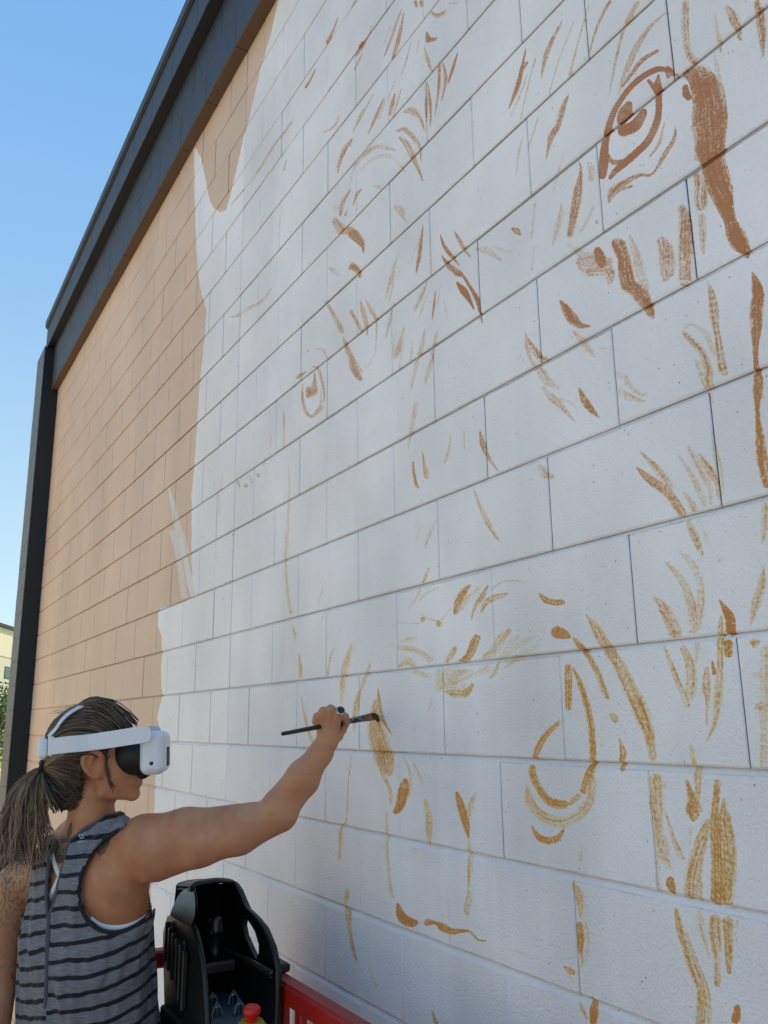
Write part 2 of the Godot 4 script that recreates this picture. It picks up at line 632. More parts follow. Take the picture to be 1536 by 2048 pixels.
func _ready() -> void:
	rng.seed = 4711
	# ---------------- camera, sky, sun, exposure
	var cam := Camera3D.new()
	cam.name = "camera"
	cam.fov = 62.0213
	cam.transform = Transform3D(Basis(Vector3(0.505472, -0.013012, -0.862745), Vector3(0.211155, 0.971349, 0.109063), Vector3(0.836607, -0.237301, 0.493737)), Vector3(3.1100, 3.0812, 1.1491))
	cam.near = 0.02
	cam.far = 800.0
	add_child(cam)
	var env := Environment.new()
	env.background_mode = Environment.BG_SKY
	var sky := ProceduralSkyMaterial.new()
	sky.sky_top_color = Color(0.455, 0.675, 0.905)
	sky.sky_horizon_color = Color(0.89, 1.0, 1.0)
	sky.sky_curve = 0.23
	sky.ground_horizon_color = Color(0.62, 0.60, 0.54)
	sky.ground_bottom_color = Color(0.45, 0.42, 0.38)
	sky.sun_angle_max = 1.0
	env.sky = Sky.new()
	env.sky.sky_material = sky
	env.tonemap_mode = Environment.TONE_MAPPER_LINEAR
	env.tonemap_exposure = 1.06
	env.sdfgi_enabled = true
	env.ssao_enabled = true
	env.ssil_enabled = true
	var we := WorldEnvironment.new()
	we.name = "world"
	we.environment = env
	add_child(we)
	var sun := DirectionalLight3D.new()
	sun.name = "sun"
	sun.light_color = Color(1.0, 0.90, 0.74)
	sun.light_energy = 1.6
	sun.light_angular_distance = 0.5
	sun.shadow_enabled = true
	add_child(sun)
	sun.look_at_from_position(Vector3(-0.35, 0.80, -0.50) * 10.0, Vector3.ZERO)

	block_noise = noise(3, 1.0, 2)
	build_ground()
	build_wall()
	build_background()
	build_lift()
	build_control_box()
	build_person()
	build_headset()
	build_brush()

func build_ground() -> void:
	var gm := mat(Color.WHITE, 0.9)
	gm.albedo_texture = speckle(Color(0.77, 0.725, 0.66), 0.10, 5)
	gm.uv1_scale = Vector3(60, 60, 60)
	var st := started()
	for q in [[Vector3(-45, 0, 400), Vector3(400, 0, 400), Vector3(400, 0, -400), Vector3(-45, 0, -400)]]:
		for i in [0, 1, 2, 0, 2, 3]:
			st.set_uv(Vector2(q[i].x, q[i].z) / 400.0)
			st.add_vertex(q[i])
	var g := put("ground", done(st), gm)
	tag(g, "", "", "", "structure")
	# the pale lot beyond, then a mown bank that rises to the far building
	st = started()
	var lm := mat(Color.WHITE, 0.9)
	lm.albedo_texture = speckle(Color(0.80, 0.74, 0.60), 0.08, 6)
	lm.uv1_scale = Vector3(20, 20, 20)
	grid(st, -45, -70, 0.0, 0.0)
	put("far_lot", done(st), lm).set_meta("kind", "structure")
	st = started()
	var gr := mat(Color.WHITE, 0.95)
	gr.albedo_texture = speckle(Color(0.56, 0.60, 0.22), 0.22, 7)
	gr.uv1_scale = Vector3(20, 20, 20)
	grid(st, -70, -112, 0.0, 2.9)
	grid(st, -112, -400, 2.9, 2.9)
	put("grass_bank", done(st), gr).set_meta("kind", "structure")

func grid(st: SurfaceTool, x0: float, x1: float, y0: float, y1: float) -> void:
	st.set_smooth_group(-1)
	for i in [[x0, y0, 400.0], [x0, y0, -400.0], [x1, y1, -400.0], [x0, y0, 400.0], [x1, y1, -400.0], [x1, y1, 400.0]]:
		st.set_uv(Vector2(i[0], i[2]) / 100.0)
		st.add_vertex(Vector3(i[0], i[1], i[2]))

func speckle(c: Color, amount: float, sd: int, size := 256) -> ImageTexture:
	var im := Image.create(size, size, false, Image.FORMAT_RGB8)
	var f := noise(sd, 0.03, 4)
	var r := RandomNumberGenerator.new()
	r.seed = sd
	for y in size:
		for x in size:
			var v := 1.0 + amount * (f.get_noise_2d(x, y) + r.randf_range(-0.7, 0.7))
			im.set_pixel(x, y, Color(c.r * v, c.g * v, c.b * v))
	return ImageTexture.create_from_image(im)

# ---------------------------------------------------------------- the building
func build_wall() -> void:
	var gi := noise(91, 0.30, 2).get_image(256, 256)
	gi.convert(Image.FORMAT_L8)
	grain = gi.get_data()
	var bi := noise(92, 0.11, 2).get_image(256, 256)
	bi.convert(Image.FORMAT_L8)
	bristle = bi.get_data()
	for n in 3: base_image(n)
	mural()
	var tex := finish_paint()
	# orange-peel relief of painted block
	var hi := noise(15, 0.17, 3).get_seamless_image(2048, 2048)
	hi.convert(Image.FORMAT_L8)
	var hd := hi.get_data()
	for i in 26000:
		var id := rng.randi_range(2100, 2048 * 2048 - 4200)
		var dp := rng.randi_range(0, 60)
		hd[id] = dp
		hd[id + 1] = dp
		if rng.randf() < 0.5:
			hd[id + 2048] = dp
			hd[id + 2049] = dp
	var ht := ImageTexture.create_from_image(Image.create_from_data(2048, 2048, false, Image.FORMAT_L8, hd))
	var mats := []
	var joint_mats := []
	for n in 3:
		var m := mat(Color.WHITE, 0.62)
		m.albedo_texture = tex[n]
		m.texture_repeat = false
		m.heightmap_enabled = true
		m.heightmap_texture = ht
		m.heightmap_scale = 0.19
		mats.append(m)
		var jm: StandardMaterial3D = m.duplicate()      # joints are toned darker than the block faces
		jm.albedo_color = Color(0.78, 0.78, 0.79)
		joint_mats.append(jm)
	var plain := mat(WHITEC, 0.62)
	var tanm := mat(TANC, 0.65)
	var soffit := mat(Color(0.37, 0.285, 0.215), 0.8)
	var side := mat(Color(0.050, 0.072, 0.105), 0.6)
	var dark := mat(Color.WHITE, 0.55)
	dark.albedo_texture = noise_ramp(Color(0.165, 0.195, 0.225), Color(0.215, 0.245, 0.275), 51)
	dark.uv1_triplanar = true
	dark.uv1_world_triplanar = true
	dark.uv1_scale = Vector3(1.7, 1.7, 1.7)
	var b := thing("commercial_building", "block building with a half painted white and tan wall under a dark parapet", "building")
	# every visible block of the wall
	var left := -4.66
	var cells := []
	for k in range(-15, 15):
		var shift := 0.5 if posmod(k, 2) == 0 else 0.0
		var u := -12.0 - shift
		while u < 12.0:
			for piece in ([[u, 0.0], [0.0, u + 1.0]] if u < 0.0 and u + 1.0 > 0.0 else [[u, u + 1.0]]):
				var x0: float = maxf(piece[0] * BW, left)
				var x1: float = piece[1] * BW
				if x1 - x0 > 0.03: cells.append([x0, x1, k])
			u += 1.0
	var cpos := Vector3(3.11, 3.081, 1.149)
	var fwd := Vector3(-0.837, 0.237, -0.494)
	var up := Vector3(0.211, 0.971, 0.109)
	var right := Vector3(0.505, -0.013, -0.863)
	for c in cells:
		var mid := Vector3((c[0] + c[1]) / 2.0, H + (c[2] + 0.5) * BH, 0) - cpos
		var dep := mid.dot(fwd)
		var sx := mid.dot(right) / maxf(dep, 0.1)
		var sy := mid.dot(up) / maxf(dep, 0.1)
		var seen := dep > 0.3 and absf(sx) < 0.6 and absf(sy) < 0.75
		c.append((1.0 / dep if seen else -mid.length()))
	cells.sort_custom(func(p, q): return p[3] > q[3])
	var rest := [started(), started(), started(), started(), started()]
	var used := [0, 0, 0, 0, 0]
	for i in cells.size():
		var c: Array = cells[i]
		var y0: float = H + c[2] * BH
		var tile := 3
		var low: Material = tanm if c[1] <= 0.001 and c[2] < -6 else plain
		if c[2] >= -6:
			if c[1] <= 0.001: tile = 2
			elif c[1] <= 6.6 * BW: tile = 0 if c[2] < 6 else 1
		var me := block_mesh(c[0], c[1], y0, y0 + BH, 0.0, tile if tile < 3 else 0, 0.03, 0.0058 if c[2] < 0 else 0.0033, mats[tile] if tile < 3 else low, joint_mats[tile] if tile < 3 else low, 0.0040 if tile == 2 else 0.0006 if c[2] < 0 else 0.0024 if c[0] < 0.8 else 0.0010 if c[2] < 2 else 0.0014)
		if i < 300:
			put("concrete_block", me, null, b)
		else:
			if tile == 3 and low == tanm: tile = 4
			rest[tile].append_from(me, 0, Transform3D())
			rest[tile].append_from(me, 1, Transform3D())
			used[tile] += 1
	for t in 5:
		if used[t]: put("outer_blocks", rest[t].commit(), mats[t] if t < 3 else plain if t == 3 else tanm, b).set_meta("kind", "stuff")
	# mortar lies behind the faces, painted with the rest
	for t in 3:
		var at: Vector2 = tile_at[t]
		var sp: float = tile_span[t]
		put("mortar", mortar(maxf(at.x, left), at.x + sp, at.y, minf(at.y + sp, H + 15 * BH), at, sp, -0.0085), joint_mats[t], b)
	put("mortar", mortar(left, 0, 0, H - 6 * BH, tile_at[0], 50.0, -0.0085), tanm, b)
	put("mortar", mortar(0, 12 * BW, 0, H - 6 * BH, tile_at[0], 50.0, -0.0085), plain, b)
	# bed joints struck with a slope that sheds water
	for t in 3:
		var at: Vector2 = tile_at[t]
		var sp: float = tile_span[t]
		var st := started()
		for k in range(-5, 15):
			var y := H + k * BH
			if y < at.y + 0.01 or y > at.y + sp - 0.01 and t != 0: continue
			if t == 0 and y > at.y + sp + 0.01: continue
			var x0 := maxf(at.x, left)
			var n := 60
			for i in n:
				var xa := lerpf(x0, at.x + sp, float(i) / n)
				var xb := lerpf(x0, at.x + sp, float(i + 1) / n)
				var q := []
				for e in [[xa, -1.0], [xa, 1.0], [xb, 1.0], [xb, -1.0]]:
					var wob := block_noise.get_noise_2d(e[0] * 30.0, y * 50.0) * 0.0016
					q.append(Vector3(e[0], y + e[1] * (0.0046 if k > 0 or e[1] > 0.0 and k == 0 else 0.0072), (-0.0012 if e[1] < 0.0 else -0.0098) + wob))
				for j in [0, 1, 2, 0, 2, 3]:
					st.set_uv(Vector2((q[j].x - at.x) / sp, 1.0 - (q[j].y - at.y) / sp))
					st.add_vertex(q[j])
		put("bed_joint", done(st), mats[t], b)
	put("mortar", mortar(6 * BW, 12 * BW, H - 6 * BH, H + 15 * BH, tile_at[0], 50.0, -0.0078), plain, b)
	# sealant in the control joint, sunk deeper than the mortar
	var cj := tube_mesh([Vector3(0, 0, -0.009), Vector3(0, H + 15 * BH, -0.009)], 0.003, 6, 1)
	put("joint_sealant", cj, mat(Color(0.50, 0.51, 0.53), 0.8), b)
	# parapet: two corbelled courses, then one further out, then the metal coping
	for k in 3:
		var z := 0.06 if k < 2 else 0.122
		var u := -13.0 + (0.5 if k == 1 else 0.0)
		while u < 12.0:
			var x0 := maxf(u * BW, left + (0.0 if k < 2 else -0.09))
			var x1 := (u + 1.0) * BW
			if x1 > x0 + 0.03:
				put("parapet_block", block_mesh(x0, x1, H + (15 + k) * BH, H + (16 + k) * BH, z, 0, 0.05, 0.0018), dark, b)
			u += 1.0
	put("parapet_core", box_mesh(Vector3(left - 0.08, H + 15 * BH + 0.004, -0.25), Vector3(12 * BW, H + 17 * BH, 0.050), 0.001), dark, b)
	put("parapet_core", box_mesh(Vector3(left - 0.085, H + 17 * BH + 0.0015, -0.25), Vector3(12 * BW, H + 18 * BH, 0.112), 0.001), dark, b)
	put("underside_shade", box_mesh(Vector3(left - 0.086, H + 17 * BH - 0.004, 0.0605), Vector3(12 * BW, H + 17 * BH + 0.0012, 0.1205), 0.001), side, b)  # dark strip added under the overhang; its shade is painted in
	# the underside of the first corbel is a darker brown than the tan wall
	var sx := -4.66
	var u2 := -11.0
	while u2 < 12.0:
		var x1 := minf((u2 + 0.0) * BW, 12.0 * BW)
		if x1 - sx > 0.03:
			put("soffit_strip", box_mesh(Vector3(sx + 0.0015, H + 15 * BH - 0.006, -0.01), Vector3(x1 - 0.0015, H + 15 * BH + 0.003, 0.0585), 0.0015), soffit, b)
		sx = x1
		u2 += 1.0
	var cop := mat(Color(0.21, 0.23, 0.25), 0.5, 0.2)
	sx = left - 0.10
	while sx < 4.8:
		var nx := sx + 3.05
		var st := started()
		box(st, Vector3(sx, H + 18 * BH + 0.012, -0.3), Vector3(nx - 0.004, H + 18 * BH + 0.075, 0.142), 0.004)
		box(st, Vector3(sx, H + 18 * BH + 0.002, -0.29), Vector3(nx - 0.004, H + 18 * BH + 0.012, 0.132), 0.002)
		put("coping", done(st), cop, b)
		sx = nx
	# dark pier that ends the wall
	var face := mat(Color.WHITE, 0.5)
	face.albedo_texture = noise_ramp(Color(0.29, 0.30, 0.305), Color(0.36, 0.365, 0.36), 52)  # front greyer than the navy sides: grazing reflection kept partly in its colour
	face.uv1_triplanar = true
	face.uv1_world_triplanar = true
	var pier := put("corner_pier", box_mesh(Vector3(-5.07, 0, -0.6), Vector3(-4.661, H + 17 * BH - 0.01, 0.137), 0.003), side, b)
	for k in range(-15, 17):
		put("pier_block", block_mesh(-5.073, -4.658, H + k * BH, H + (k + 1) * BH, 0.142, 0, 0.0065, 0.0012), face, pier)
	var core := mat(Color(0.6, 0.57, 0.52), 0.85)
	put("building_core", box_mesh(Vector3(-5.02, 0, -12), Vector3(4.85, H + 17.6 * BH, -0.04), 0.01), core, b)

func noise_ramp(a: Color, c: Color, sd: int) -> NoiseTexture2D:
	var t := noise_tex(sd, 0.02, 5)
	var gr := Gradient.new()
	gr.set_color(0, a)
	gr.set_color(1, c)
	t.color_ramp = gr
	return t

func mortar(x0: float, x1: float, y0: float, y1: float, at: Vector2, sp: float, z: float) -> ArrayMesh:
	var st := started()
	for p in [Vector2(x0, y0), Vector2(x0, y1), Vector2(x1, y1), Vector2(x0, y0), Vector2(x1, y1), Vector2(x1, y0)]:
		st.set_uv(Vector2((p.x - at.x) / sp, 1.0 - (p.y - at.y) / sp))
		st.add_vertex(Vector3(p.x, p.y, z))
	st.generate_normals()
	return st.commit()

func mural() -> void:
	wisp(0.6, [-943, 4217, -927, 4214, -900, 4135, -830, 4124, -826, 4022, -739, 4011, -743, 3917, -622, 3905, -668, 3813, -528, 3800])
	wisp(0.6, [-894, 3986, -791, 3975, -790, 3881, -690, 3869, -712, 3759, -629, 3750, -649, 3625, -554, 3616])
	wisp(0.9, [-717, 3915, -668, 3909, -629, 3784, -558, 3776, -578, 3688, -487, 3680, -503, 3612, -459, 3610])
	stroke(0.5, [-147, 5340, -158, 5349, -32, 5323, -51, 5340, 159, 5306, 138, 5326, 332, 5319, 312, 5338, 480, 5313, 459, 5334, 512, 5324, 503, 5332, 536, 5350, 528, 5357])
	stroke(0.7, [812, 5432, 788, 5458, 862, 5451, 845, 5468, 894, 5480, 887, 5488])
	stroke(0.7, [633, 5377, 613, 5398, 685, 5384, 667, 5402, 714, 5405, 707, 5412])
	stroke(0.6, [446, 5143, 427, 5157, 466, 5179, 457, 5186])
	stroke(0.4, [777, 5089, 773, 5095, 861, 5053, 848, 5068, 909, 5071, 902, 5077])
	stroke(0.7, [889, 4857, 882, 4862, 927, 4893, 903, 4914, 995, 4923, 989, 4929])
	stroke(0.5, [879, 4879, 872, 4884, 930, 4924, 920, 4933, 985, 4924, 980, 4930])
	stroke(0.4, [985, 4768, 978, 4772, 1017, 4812, 1002, 4824, 1022, 4819, 1016, 4825])
	stroke(0.5, [996, 4942, 988, 4950, 1056, 4961, 1033, 4983, 1078, 4978, 1073, 4984])
	stroke(0.7, [917, 4681, 892, 4698, 937, 4718, 911, 4739, 984, 4742, 978, 4748])
	stroke(0.6, [947, 4664, 930, 4677, 956, 4680, 949, 4684])
	stroke(0.4, [993, 4673, 987, 4678, 1049, 4698, 1033, 4711])
	stroke(0.25, [846, 4741, 864, 4754, 898, 4705, 911, 4714])
	stroke(0.55, [836, 4710, 875, 4703, 891, 4629, 937, 4638, 963, 4587, 997, 4599, 1015, 4529, 1062, 4527, 1047, 4504, 1071, 4501])
	stroke(0.35, [823, 4539, 829, 4541, 842, 4512, 870, 4517, 901, 4471, 908, 4472])
	stroke(0.2, [373, 4731, 364, 4736, 399, 4904, 389, 4910])
	stroke(0.7, [1028, 5212, 1014, 5227, 1079, 5211, 1047, 5248, 1099, 5226, 1092, 5234, 1135, 5250, 1129, 5256])
	stroke(0.5, [1014, 5167, 999, 5182, 1051, 5184, 1037, 5198, 1070, 5196, 1065, 5202])
	stroke(0.5, [988, 5438, 982, 5445, 1025, 5439, 1013, 5453])
	stroke(0.6, [1205, 5075, 1198, 5083, 1262, 5109, 1242, 5129, 1312, 5163, 1307, 5168])
	stroke(0.4, [1192, 5118, 1187, 5124, 1223, 5131, 1216, 5139, 1248, 5157, 1242, 5163])
	stroke(0.7, [1245, 5027, 1238, 5034, 1295, 5057, 1270, 5082, 1323, 5144, 1318, 5149])
	stroke(0.7, [1396, 5096, 1379, 5108, 1392, 5125, 1370, 5142])
	stroke(0.7, [1420, 5074, 1407, 5085, 1423, 5097, 1403, 5114])
	stroke(0.6, [1456, 5022, 1464, 5026, 1492, 4977, 1493, 4993, 1531, 4959, 1520, 4978, 1534, 4972, 1530, 4976])
	stroke(0.4, [1546, 4980, 1546, 4983, 1595, 4938, 1595, 4941])
	stroke(0.85, [1434, 4980, 1439, 4977, 1431, 4947, 1459, 4940, 1471, 4916, 1467, 4933, 1490, 4913, 1488, 4917])
	stroke(0.5, [1418, 4946, 1423, 4943, 1428, 4886, 1450, 4874, 1454, 4831, 1460, 4828])
	stroke(0.5, [1300, 4934, 1295, 4939, 1332, 4957, 1319, 4970, 1360, 5007, 1355, 5012])
	stroke(0.4, [1387, 4939, 1382, 4943, 1400, 4979, 1394, 4985])
	stroke(0.7, [1466, 4678, 1462, 4682, 1495, 4748, 1480, 4760, 1500, 4824, 1489, 4832])
	stroke(0.65, [1500, 4701, 1496, 4705, 1530, 4749, 1512, 4763, 1515, 4813, 1506, 4819])
	stroke(0.95, [1533, 4733, 1529, 4737, 1559, 4755, 1547, 4768, 1581, 4793, 1577, 4797])
	stroke(0.6, [1427, 4688, 1420, 4693, 1436, 4743, 1416, 4757, 1437, 4809, 1428, 4816])
	stroke(0.6, [1445, 4658, 1440, 4661, 1453, 4718, 1438, 4728, 1439, 4799, 1432, 4804])
	stroke(0.6, [1220, 4902, 1214, 4907, 1241, 4921, 1235, 4926, 1265, 4941, 1260, 4946])
	stroke(0.5, [997, 4944, 989, 4952, 1058, 4960, 1043, 4975, 1138, 4991, 1133, 4996])
	stroke(0.65, [1097, 4868, 1091, 4873, 1157, 4891, 1135, 4912, 1196, 4929, 1191, 4934])
	stroke(0.4, [1161, 4880, 1156, 4885, 1196, 4899, 1181, 4912, 1208, 4930, 1203, 4935])
	stroke(0.65, [1234, 4839, 1221, 4850, 1257, 4865, 1232, 4886, 1264, 4899, 1259, 4904])
	stroke(0.5, [1242, 4824, 1236, 4829, 1282, 4857, 1270, 4868, 1299, 4888, 1293, 4893])
	stroke(0.55, [1305, 4801, 1304, 4808, 1340, 4769, 1357, 4788, 1379, 4730, 1400, 4724, 1412, 4666, 1418, 4664])
	stroke(0.5, [1262, 4763, 1260, 4772, 1304, 4735, 1316, 4747, 1348, 4682, 1370, 4679, 1378, 4636, 1394, 4628, 1388, 4587, 1393, 4584])
	stroke(0.55, [1273, 4739, 1286, 4738, 1308, 4686, 1337, 4679, 1336, 4630, 1364, 4619, 1375, 4555, 1390, 4549, 1390, 4520, 1400, 4516])
	stroke(0.35, [1016, 4803, 1009, 4810, 1077, 4798, 1055, 4825, 1140, 4785, 1131, 4807, 1214, 4734, 1219, 4751, 1256, 4703, 1262, 4709])
	stroke(0.25, [1037, 4766, 1023, 4784, 1124, 4754, 1112, 4774, 1214, 4708, 1218, 4722, 1270, 4650, 1283, 4648, 1307, 4592, 1317, 4590])
	stroke(0.7, [980, 4900, 971, 4907, 993, 4924, 987, 4930])
	stroke(0.6, [996, 4676, 988, 4682, 1029, 4694, 1011, 4711, 1058, 4698, 1054, 4703])
	stroke(0.35, [1119, 4669, 1121, 4673, 1171, 4627, 1176, 4641])
	stroke(0.35, [1235, 4533, 1249, 4535, 1257, 4498, 1300, 4493, 1281, 4469, 1304, 4463, 1311, 4435, 1316, 4434])
	stroke(0.75, [946, 4597, 1000, 4596, 994, 4550, 1042, 4546, 1043, 4503, 1071, 4495, 1058, 4475, 1064, 4472])
	stroke(0.7, [955, 4470, 989, 4482, 1001, 4440, 1033, 4439, 1033, 4401, 1052, 4397])
	stroke(0.4, [1223, 4302, 1202, 4316, 1246, 4328, 1226, 4342, 1270, 4369, 1265, 4373])
	stroke(0.75, [1355, 4259, 1350, 4262, 1383, 4306, 1361, 4319, 1395, 4387, 1390, 4390])
	stroke(0.4, [1325, 4303, 1321, 4306, 1363, 4341, 1357, 4346, 1383, 4360, 1379, 4363])
	stroke(0.8, [1470, 4313, 1474, 4312, 1481, 4273, 1496, 4270, 1510, 4230, 1524, 4229, 1549, 4186, 1552, 4186])
	stroke(0.65, [1531, 4292, 1535, 4291, 1547, 4254, 1563, 4251, 1570, 4215, 1582, 4214, 1598, 4183, 1601, 4183])
	stroke(0.8, [1473, 4251, 1477, 4251, 1496, 4208, 1512, 4210, 1536, 4167, 1552, 4173, 1562, 4147, 1570, 4149, 1580, 4129, 1585, 4131])
	stroke(0.4, [1619, 4191, 1621, 4199, 1657, 4162, 1668, 4177, 1687, 4137, 1698, 4142, 1715, 4113, 1717, 4113])
	stroke(0.3, [1683, 4168, 1685, 4170, 1721, 4135, 1725, 4141, 1752, 4118, 1752, 4120])
	stroke(0.7, [1754, 4175, 1758, 4178, 1767, 4157, 1782, 4162, 1783, 4143, 1789, 4143])
	stroke(0.3, [1820, 4037, 1815, 4040, 1829, 4076, 1822, 4080, 1830, 4092, 1827, 4094])
	stroke(0.3, [1825, 4111, 1818, 4116, 1840, 4171, 1831, 4177, 1844, 4196, 1841, 4198])
	stroke(0.8, [1771, 4484, 1768, 4487, 1811, 4510, 1795, 4526, 1833, 4551, 1819, 4564, 1845, 4599, 1842, 4602])
	stroke(0.8, [1842, 4566, 1851, 4555, 1826, 4555, 1831, 4549])
	stroke(0.45, [1774, 4455, 1771, 4459, 1820, 4493, 1813, 4501, 1846, 4531, 1842, 4534])
	stroke(0.5, [1813, 4429, 1809, 4432, 1849, 4502, 1844, 4507, 1876, 4548, 1873, 4552])
	stroke(0.3, [1785, 4298, 1782, 4301, 1803, 4344, 1792, 4353, 1819, 4385, 1816, 4387])
	stroke(0.4, [1829, 4334, 1826, 4337, 1853, 4361, 1846, 4368, 1870, 4393, 1867, 4396])
	stroke(0.65, [1889, 4483, 1886, 4486, 1913, 4518, 1898, 4534, 1941, 4550, 1930, 4563, 1959, 4569, 1956, 4573])
	stroke(0.5, [1910, 4425, 1907, 4428, 1935, 4463, 1929, 4469, 1952, 4490, 1949, 4492])
	stroke(0.65, [1887, 4273, 1884, 4275, 1914, 4308, 1896, 4326, 1937, 4323, 1921, 4340, 1958, 4357, 1942, 4374, 1970, 4381, 1967, 4384])
	stroke(0.3, [1903, 4185, 1897, 4189, 1921, 4214, 1916, 4218])
	stroke(0.45, [1889, 4060, 1885, 4064, 1912, 4083, 1893, 4097, 1926, 4111, 1907, 4125, 1925, 4146, 1921, 4148])
	stroke(0.6, [1955, 4553, 1944, 4566, 1966, 4574, 1964, 4578])
	stroke(0.4, [1945, 4484, 1942, 4487, 1975, 4514, 1970, 4519, 2005, 4546, 2002, 4549])
	stroke(0.5, [1979, 4419, 1970, 4428, 1996, 4454, 1989, 4461, 2021, 4501, 2016, 4506, 2049, 4551, 2047, 4554])
	stroke(0.65, [2033, 4426, 2030, 4429, 2059, 4466, 2053, 4473, 2086, 4491, 2078, 4500, 2109, 4504, 2101, 4516])
	stroke(0.5, [2080, 4298, 2078, 4300, 2107, 4355, 2099, 4363, 2135, 4410, 2126, 4420, 2158, 4425, 2144, 4443, 2179, 4440, 2169, 4454])
	stroke(0.5, [2103, 4282, 2101, 4284, 2135, 4312, 2121, 4329, 2171, 4347, 2158, 4365, 2200, 4365, 2194, 4376, 2238, 4368, 2237, 4371])
	stroke(0.8, [2116, 4291, 2112, 4295, 2144, 4299, 2137, 4310, 2173, 4308, 2167, 4320, 2211, 4301, 2208, 4310])
	stroke(1, [2051, 4124, 2030, 4139, 2063, 4157, 2037, 4175, 2067, 4195, 2049, 4210, 2083, 4231, 2067, 4246, 2102, 4254, 2090, 4269, 2135, 4270, 2126, 4285, 2169, 4271, 2163, 4287, 2200, 4263, 2198, 4277, 2220, 4249, 2221, 4259])
	stroke(1, [2220, 4260, 2228, 4256, 2218, 4249, 2236, 4236, 2221, 4234, 2224, 4231])
	stroke(0.9, [2231, 4232, 2231, 4235, 2241, 4226, 2245, 4226, 2237, 4220, 2240, 4217])
	stroke(1, [2201, 4257, 2204, 4256, 2190, 4243, 2207, 4230, 2190, 4225, 2206, 4213, 2188, 4191, 2202, 4180, 2179, 4169, 2194, 4154, 2157, 4147, 2170, 4130, 2131, 4142, 2141, 4123, 2102, 4139, 2112, 4120, 2073, 4134, 2083, 4119, 2057, 4123, 2064, 4115])
	stroke(1, [2174, 4264, 2179, 4264, 2184, 4239, 2194, 4237, 2190, 4221, 2197, 4218])
	stroke(0.9, [2059, 4174, 2066, 4173, 2070, 4146, 2076, 4153, 2107, 4124, 2108, 4135])
	stroke(1, [2096, 4191, 2091, 4216, 2119, 4181, 2110, 4211, 2148, 4176, 2130, 4206, 2171, 4199, 2159, 4215])
	stroke(1, [2109, 4206, 2088, 4231, 2129, 4216, 2101, 4249, 2138, 4240, 2124, 4256])
	stroke(0.6, [2165, 4101, 2162, 4105, 2192, 4112, 2184, 4120, 2206, 4151, 2204, 4153])
	stroke(0.65, [2057, 4067, 2050, 4074, 2075, 4075, 2058, 4100, 2106, 4079, 2099, 4096, 2138, 4076, 2136, 4086, 2167, 4063, 2164, 4069, 2202, 4081, 2193, 4093, 2226, 4101, 2218, 4109, 2228, 4127, 2225, 4129])
	stroke(0.6, [2059, 4073, 2056, 4077, 2089, 4075, 2086, 4081, 2119, 4065, 2117, 4073])
	stroke(0.9, [2251, 4218, 2252, 4224, 2265, 4192, 2289, 4211, 2268, 4163, 2328, 4151, 2268, 4141, 2335, 4101, 2263, 4113, 2333, 4068, 2268, 4077, 2325, 4039, 2262, 4052, 2320, 4017, 2269, 4020, 2319, 4001, 2273, 3987, 2323, 3970, 2280, 3954, 2326, 3939, 2291, 3922, 2324, 3913, 2302, 3886, 2326, 3881, 2303, 3862, 2335, 3858, 2311, 3835, 2342, 3836, 2326, 3817, 2343, 3817, 2335, 3803, 2341, 3802])
	stroke(1, [2306, 3865, 2323, 3865, 2311, 3843, 2333, 3843, 2325, 3817, 2339, 3818])
	stroke(0.95, [2252, 4196, 2263, 4190, 2250, 4175, 2266, 4169, 2261, 4156, 2270, 4156])
	stroke(0.6, [2252, 4013, 2272, 4005, 2253, 3989, 2276, 3978, 2248, 3966, 2278, 3948, 2249, 3941, 2269, 3929])
	stroke(0.5, [2253, 3933, 2269, 3925, 2251, 3891, 2266, 3884, 2251, 3863, 2260, 3858, 2254, 3853, 2258, 3852])
	stroke(0.5, [2258, 4110, 2278, 4100, 2262, 4066, 2281, 4056, 2255, 4034, 2285, 4018])
	stroke(0.6, [2270, 4368, 2286, 4354, 2263, 4313, 2280, 4300, 2263, 4267, 2278, 4258, 2270, 4234, 2285, 4232, 2279, 4218, 2292, 4225])
	stroke(0.3, [2291, 4209, 2294, 4211, 2305, 4186, 2311, 4188, 2311, 4177, 2314, 4178])
	stroke(0.4, [2333, 4284, 2336, 4282, 2328, 4241, 2341, 4233, 2332, 4201, 2339, 4198])
	stroke(0.3, [2322, 4207, 2325, 4205, 2321, 4173, 2331, 4168, 2326, 4150, 2332, 4147])
	stroke(0.55, [2354, 4282, 2360, 4281, 2357, 4253, 2377, 4247, 2363, 4230, 2381, 4222, 2372, 4195, 2378, 4192])
	stroke(0.65, [2408, 4247, 2417, 4243, 2406, 4216, 2425, 4203, 2406, 4187, 2423, 4174, 2409, 4134, 2412, 4132])
	stroke(0.7, [1947, 4048, 1929, 4061, 1965, 4082, 1942, 4099, 1984, 4129, 1957, 4148, 1990, 4182, 1981, 4188, 1983, 4209, 1980, 4210])
	stroke(0.4, [2020, 4138, 2002, 4148, 2025, 4167, 2003, 4179, 2012, 4191, 2004, 4194])
	stroke(0.3, [1922, 4220, 1918, 4224, 1943, 4254, 1940, 4256])
	stroke(0.3, [1973, 4046, 1967, 4053, 1995, 4059, 1988, 4067, 2016, 4085, 2011, 4091])
	stroke(0.5, [2011, 4054, 2021, 4051, 2014, 4043, 2023, 4041])
	stroke(0.45, [1966, 3954, 1945, 4005, 1980, 3950, 1978, 4003, 2013, 3935, 2025, 3972, 2044, 3918, 2056, 3946])
	stroke(0.9, [2003, 3995, 2020, 3992, 2005, 3968, 2035, 3961, 2017, 3944, 2034, 3939])
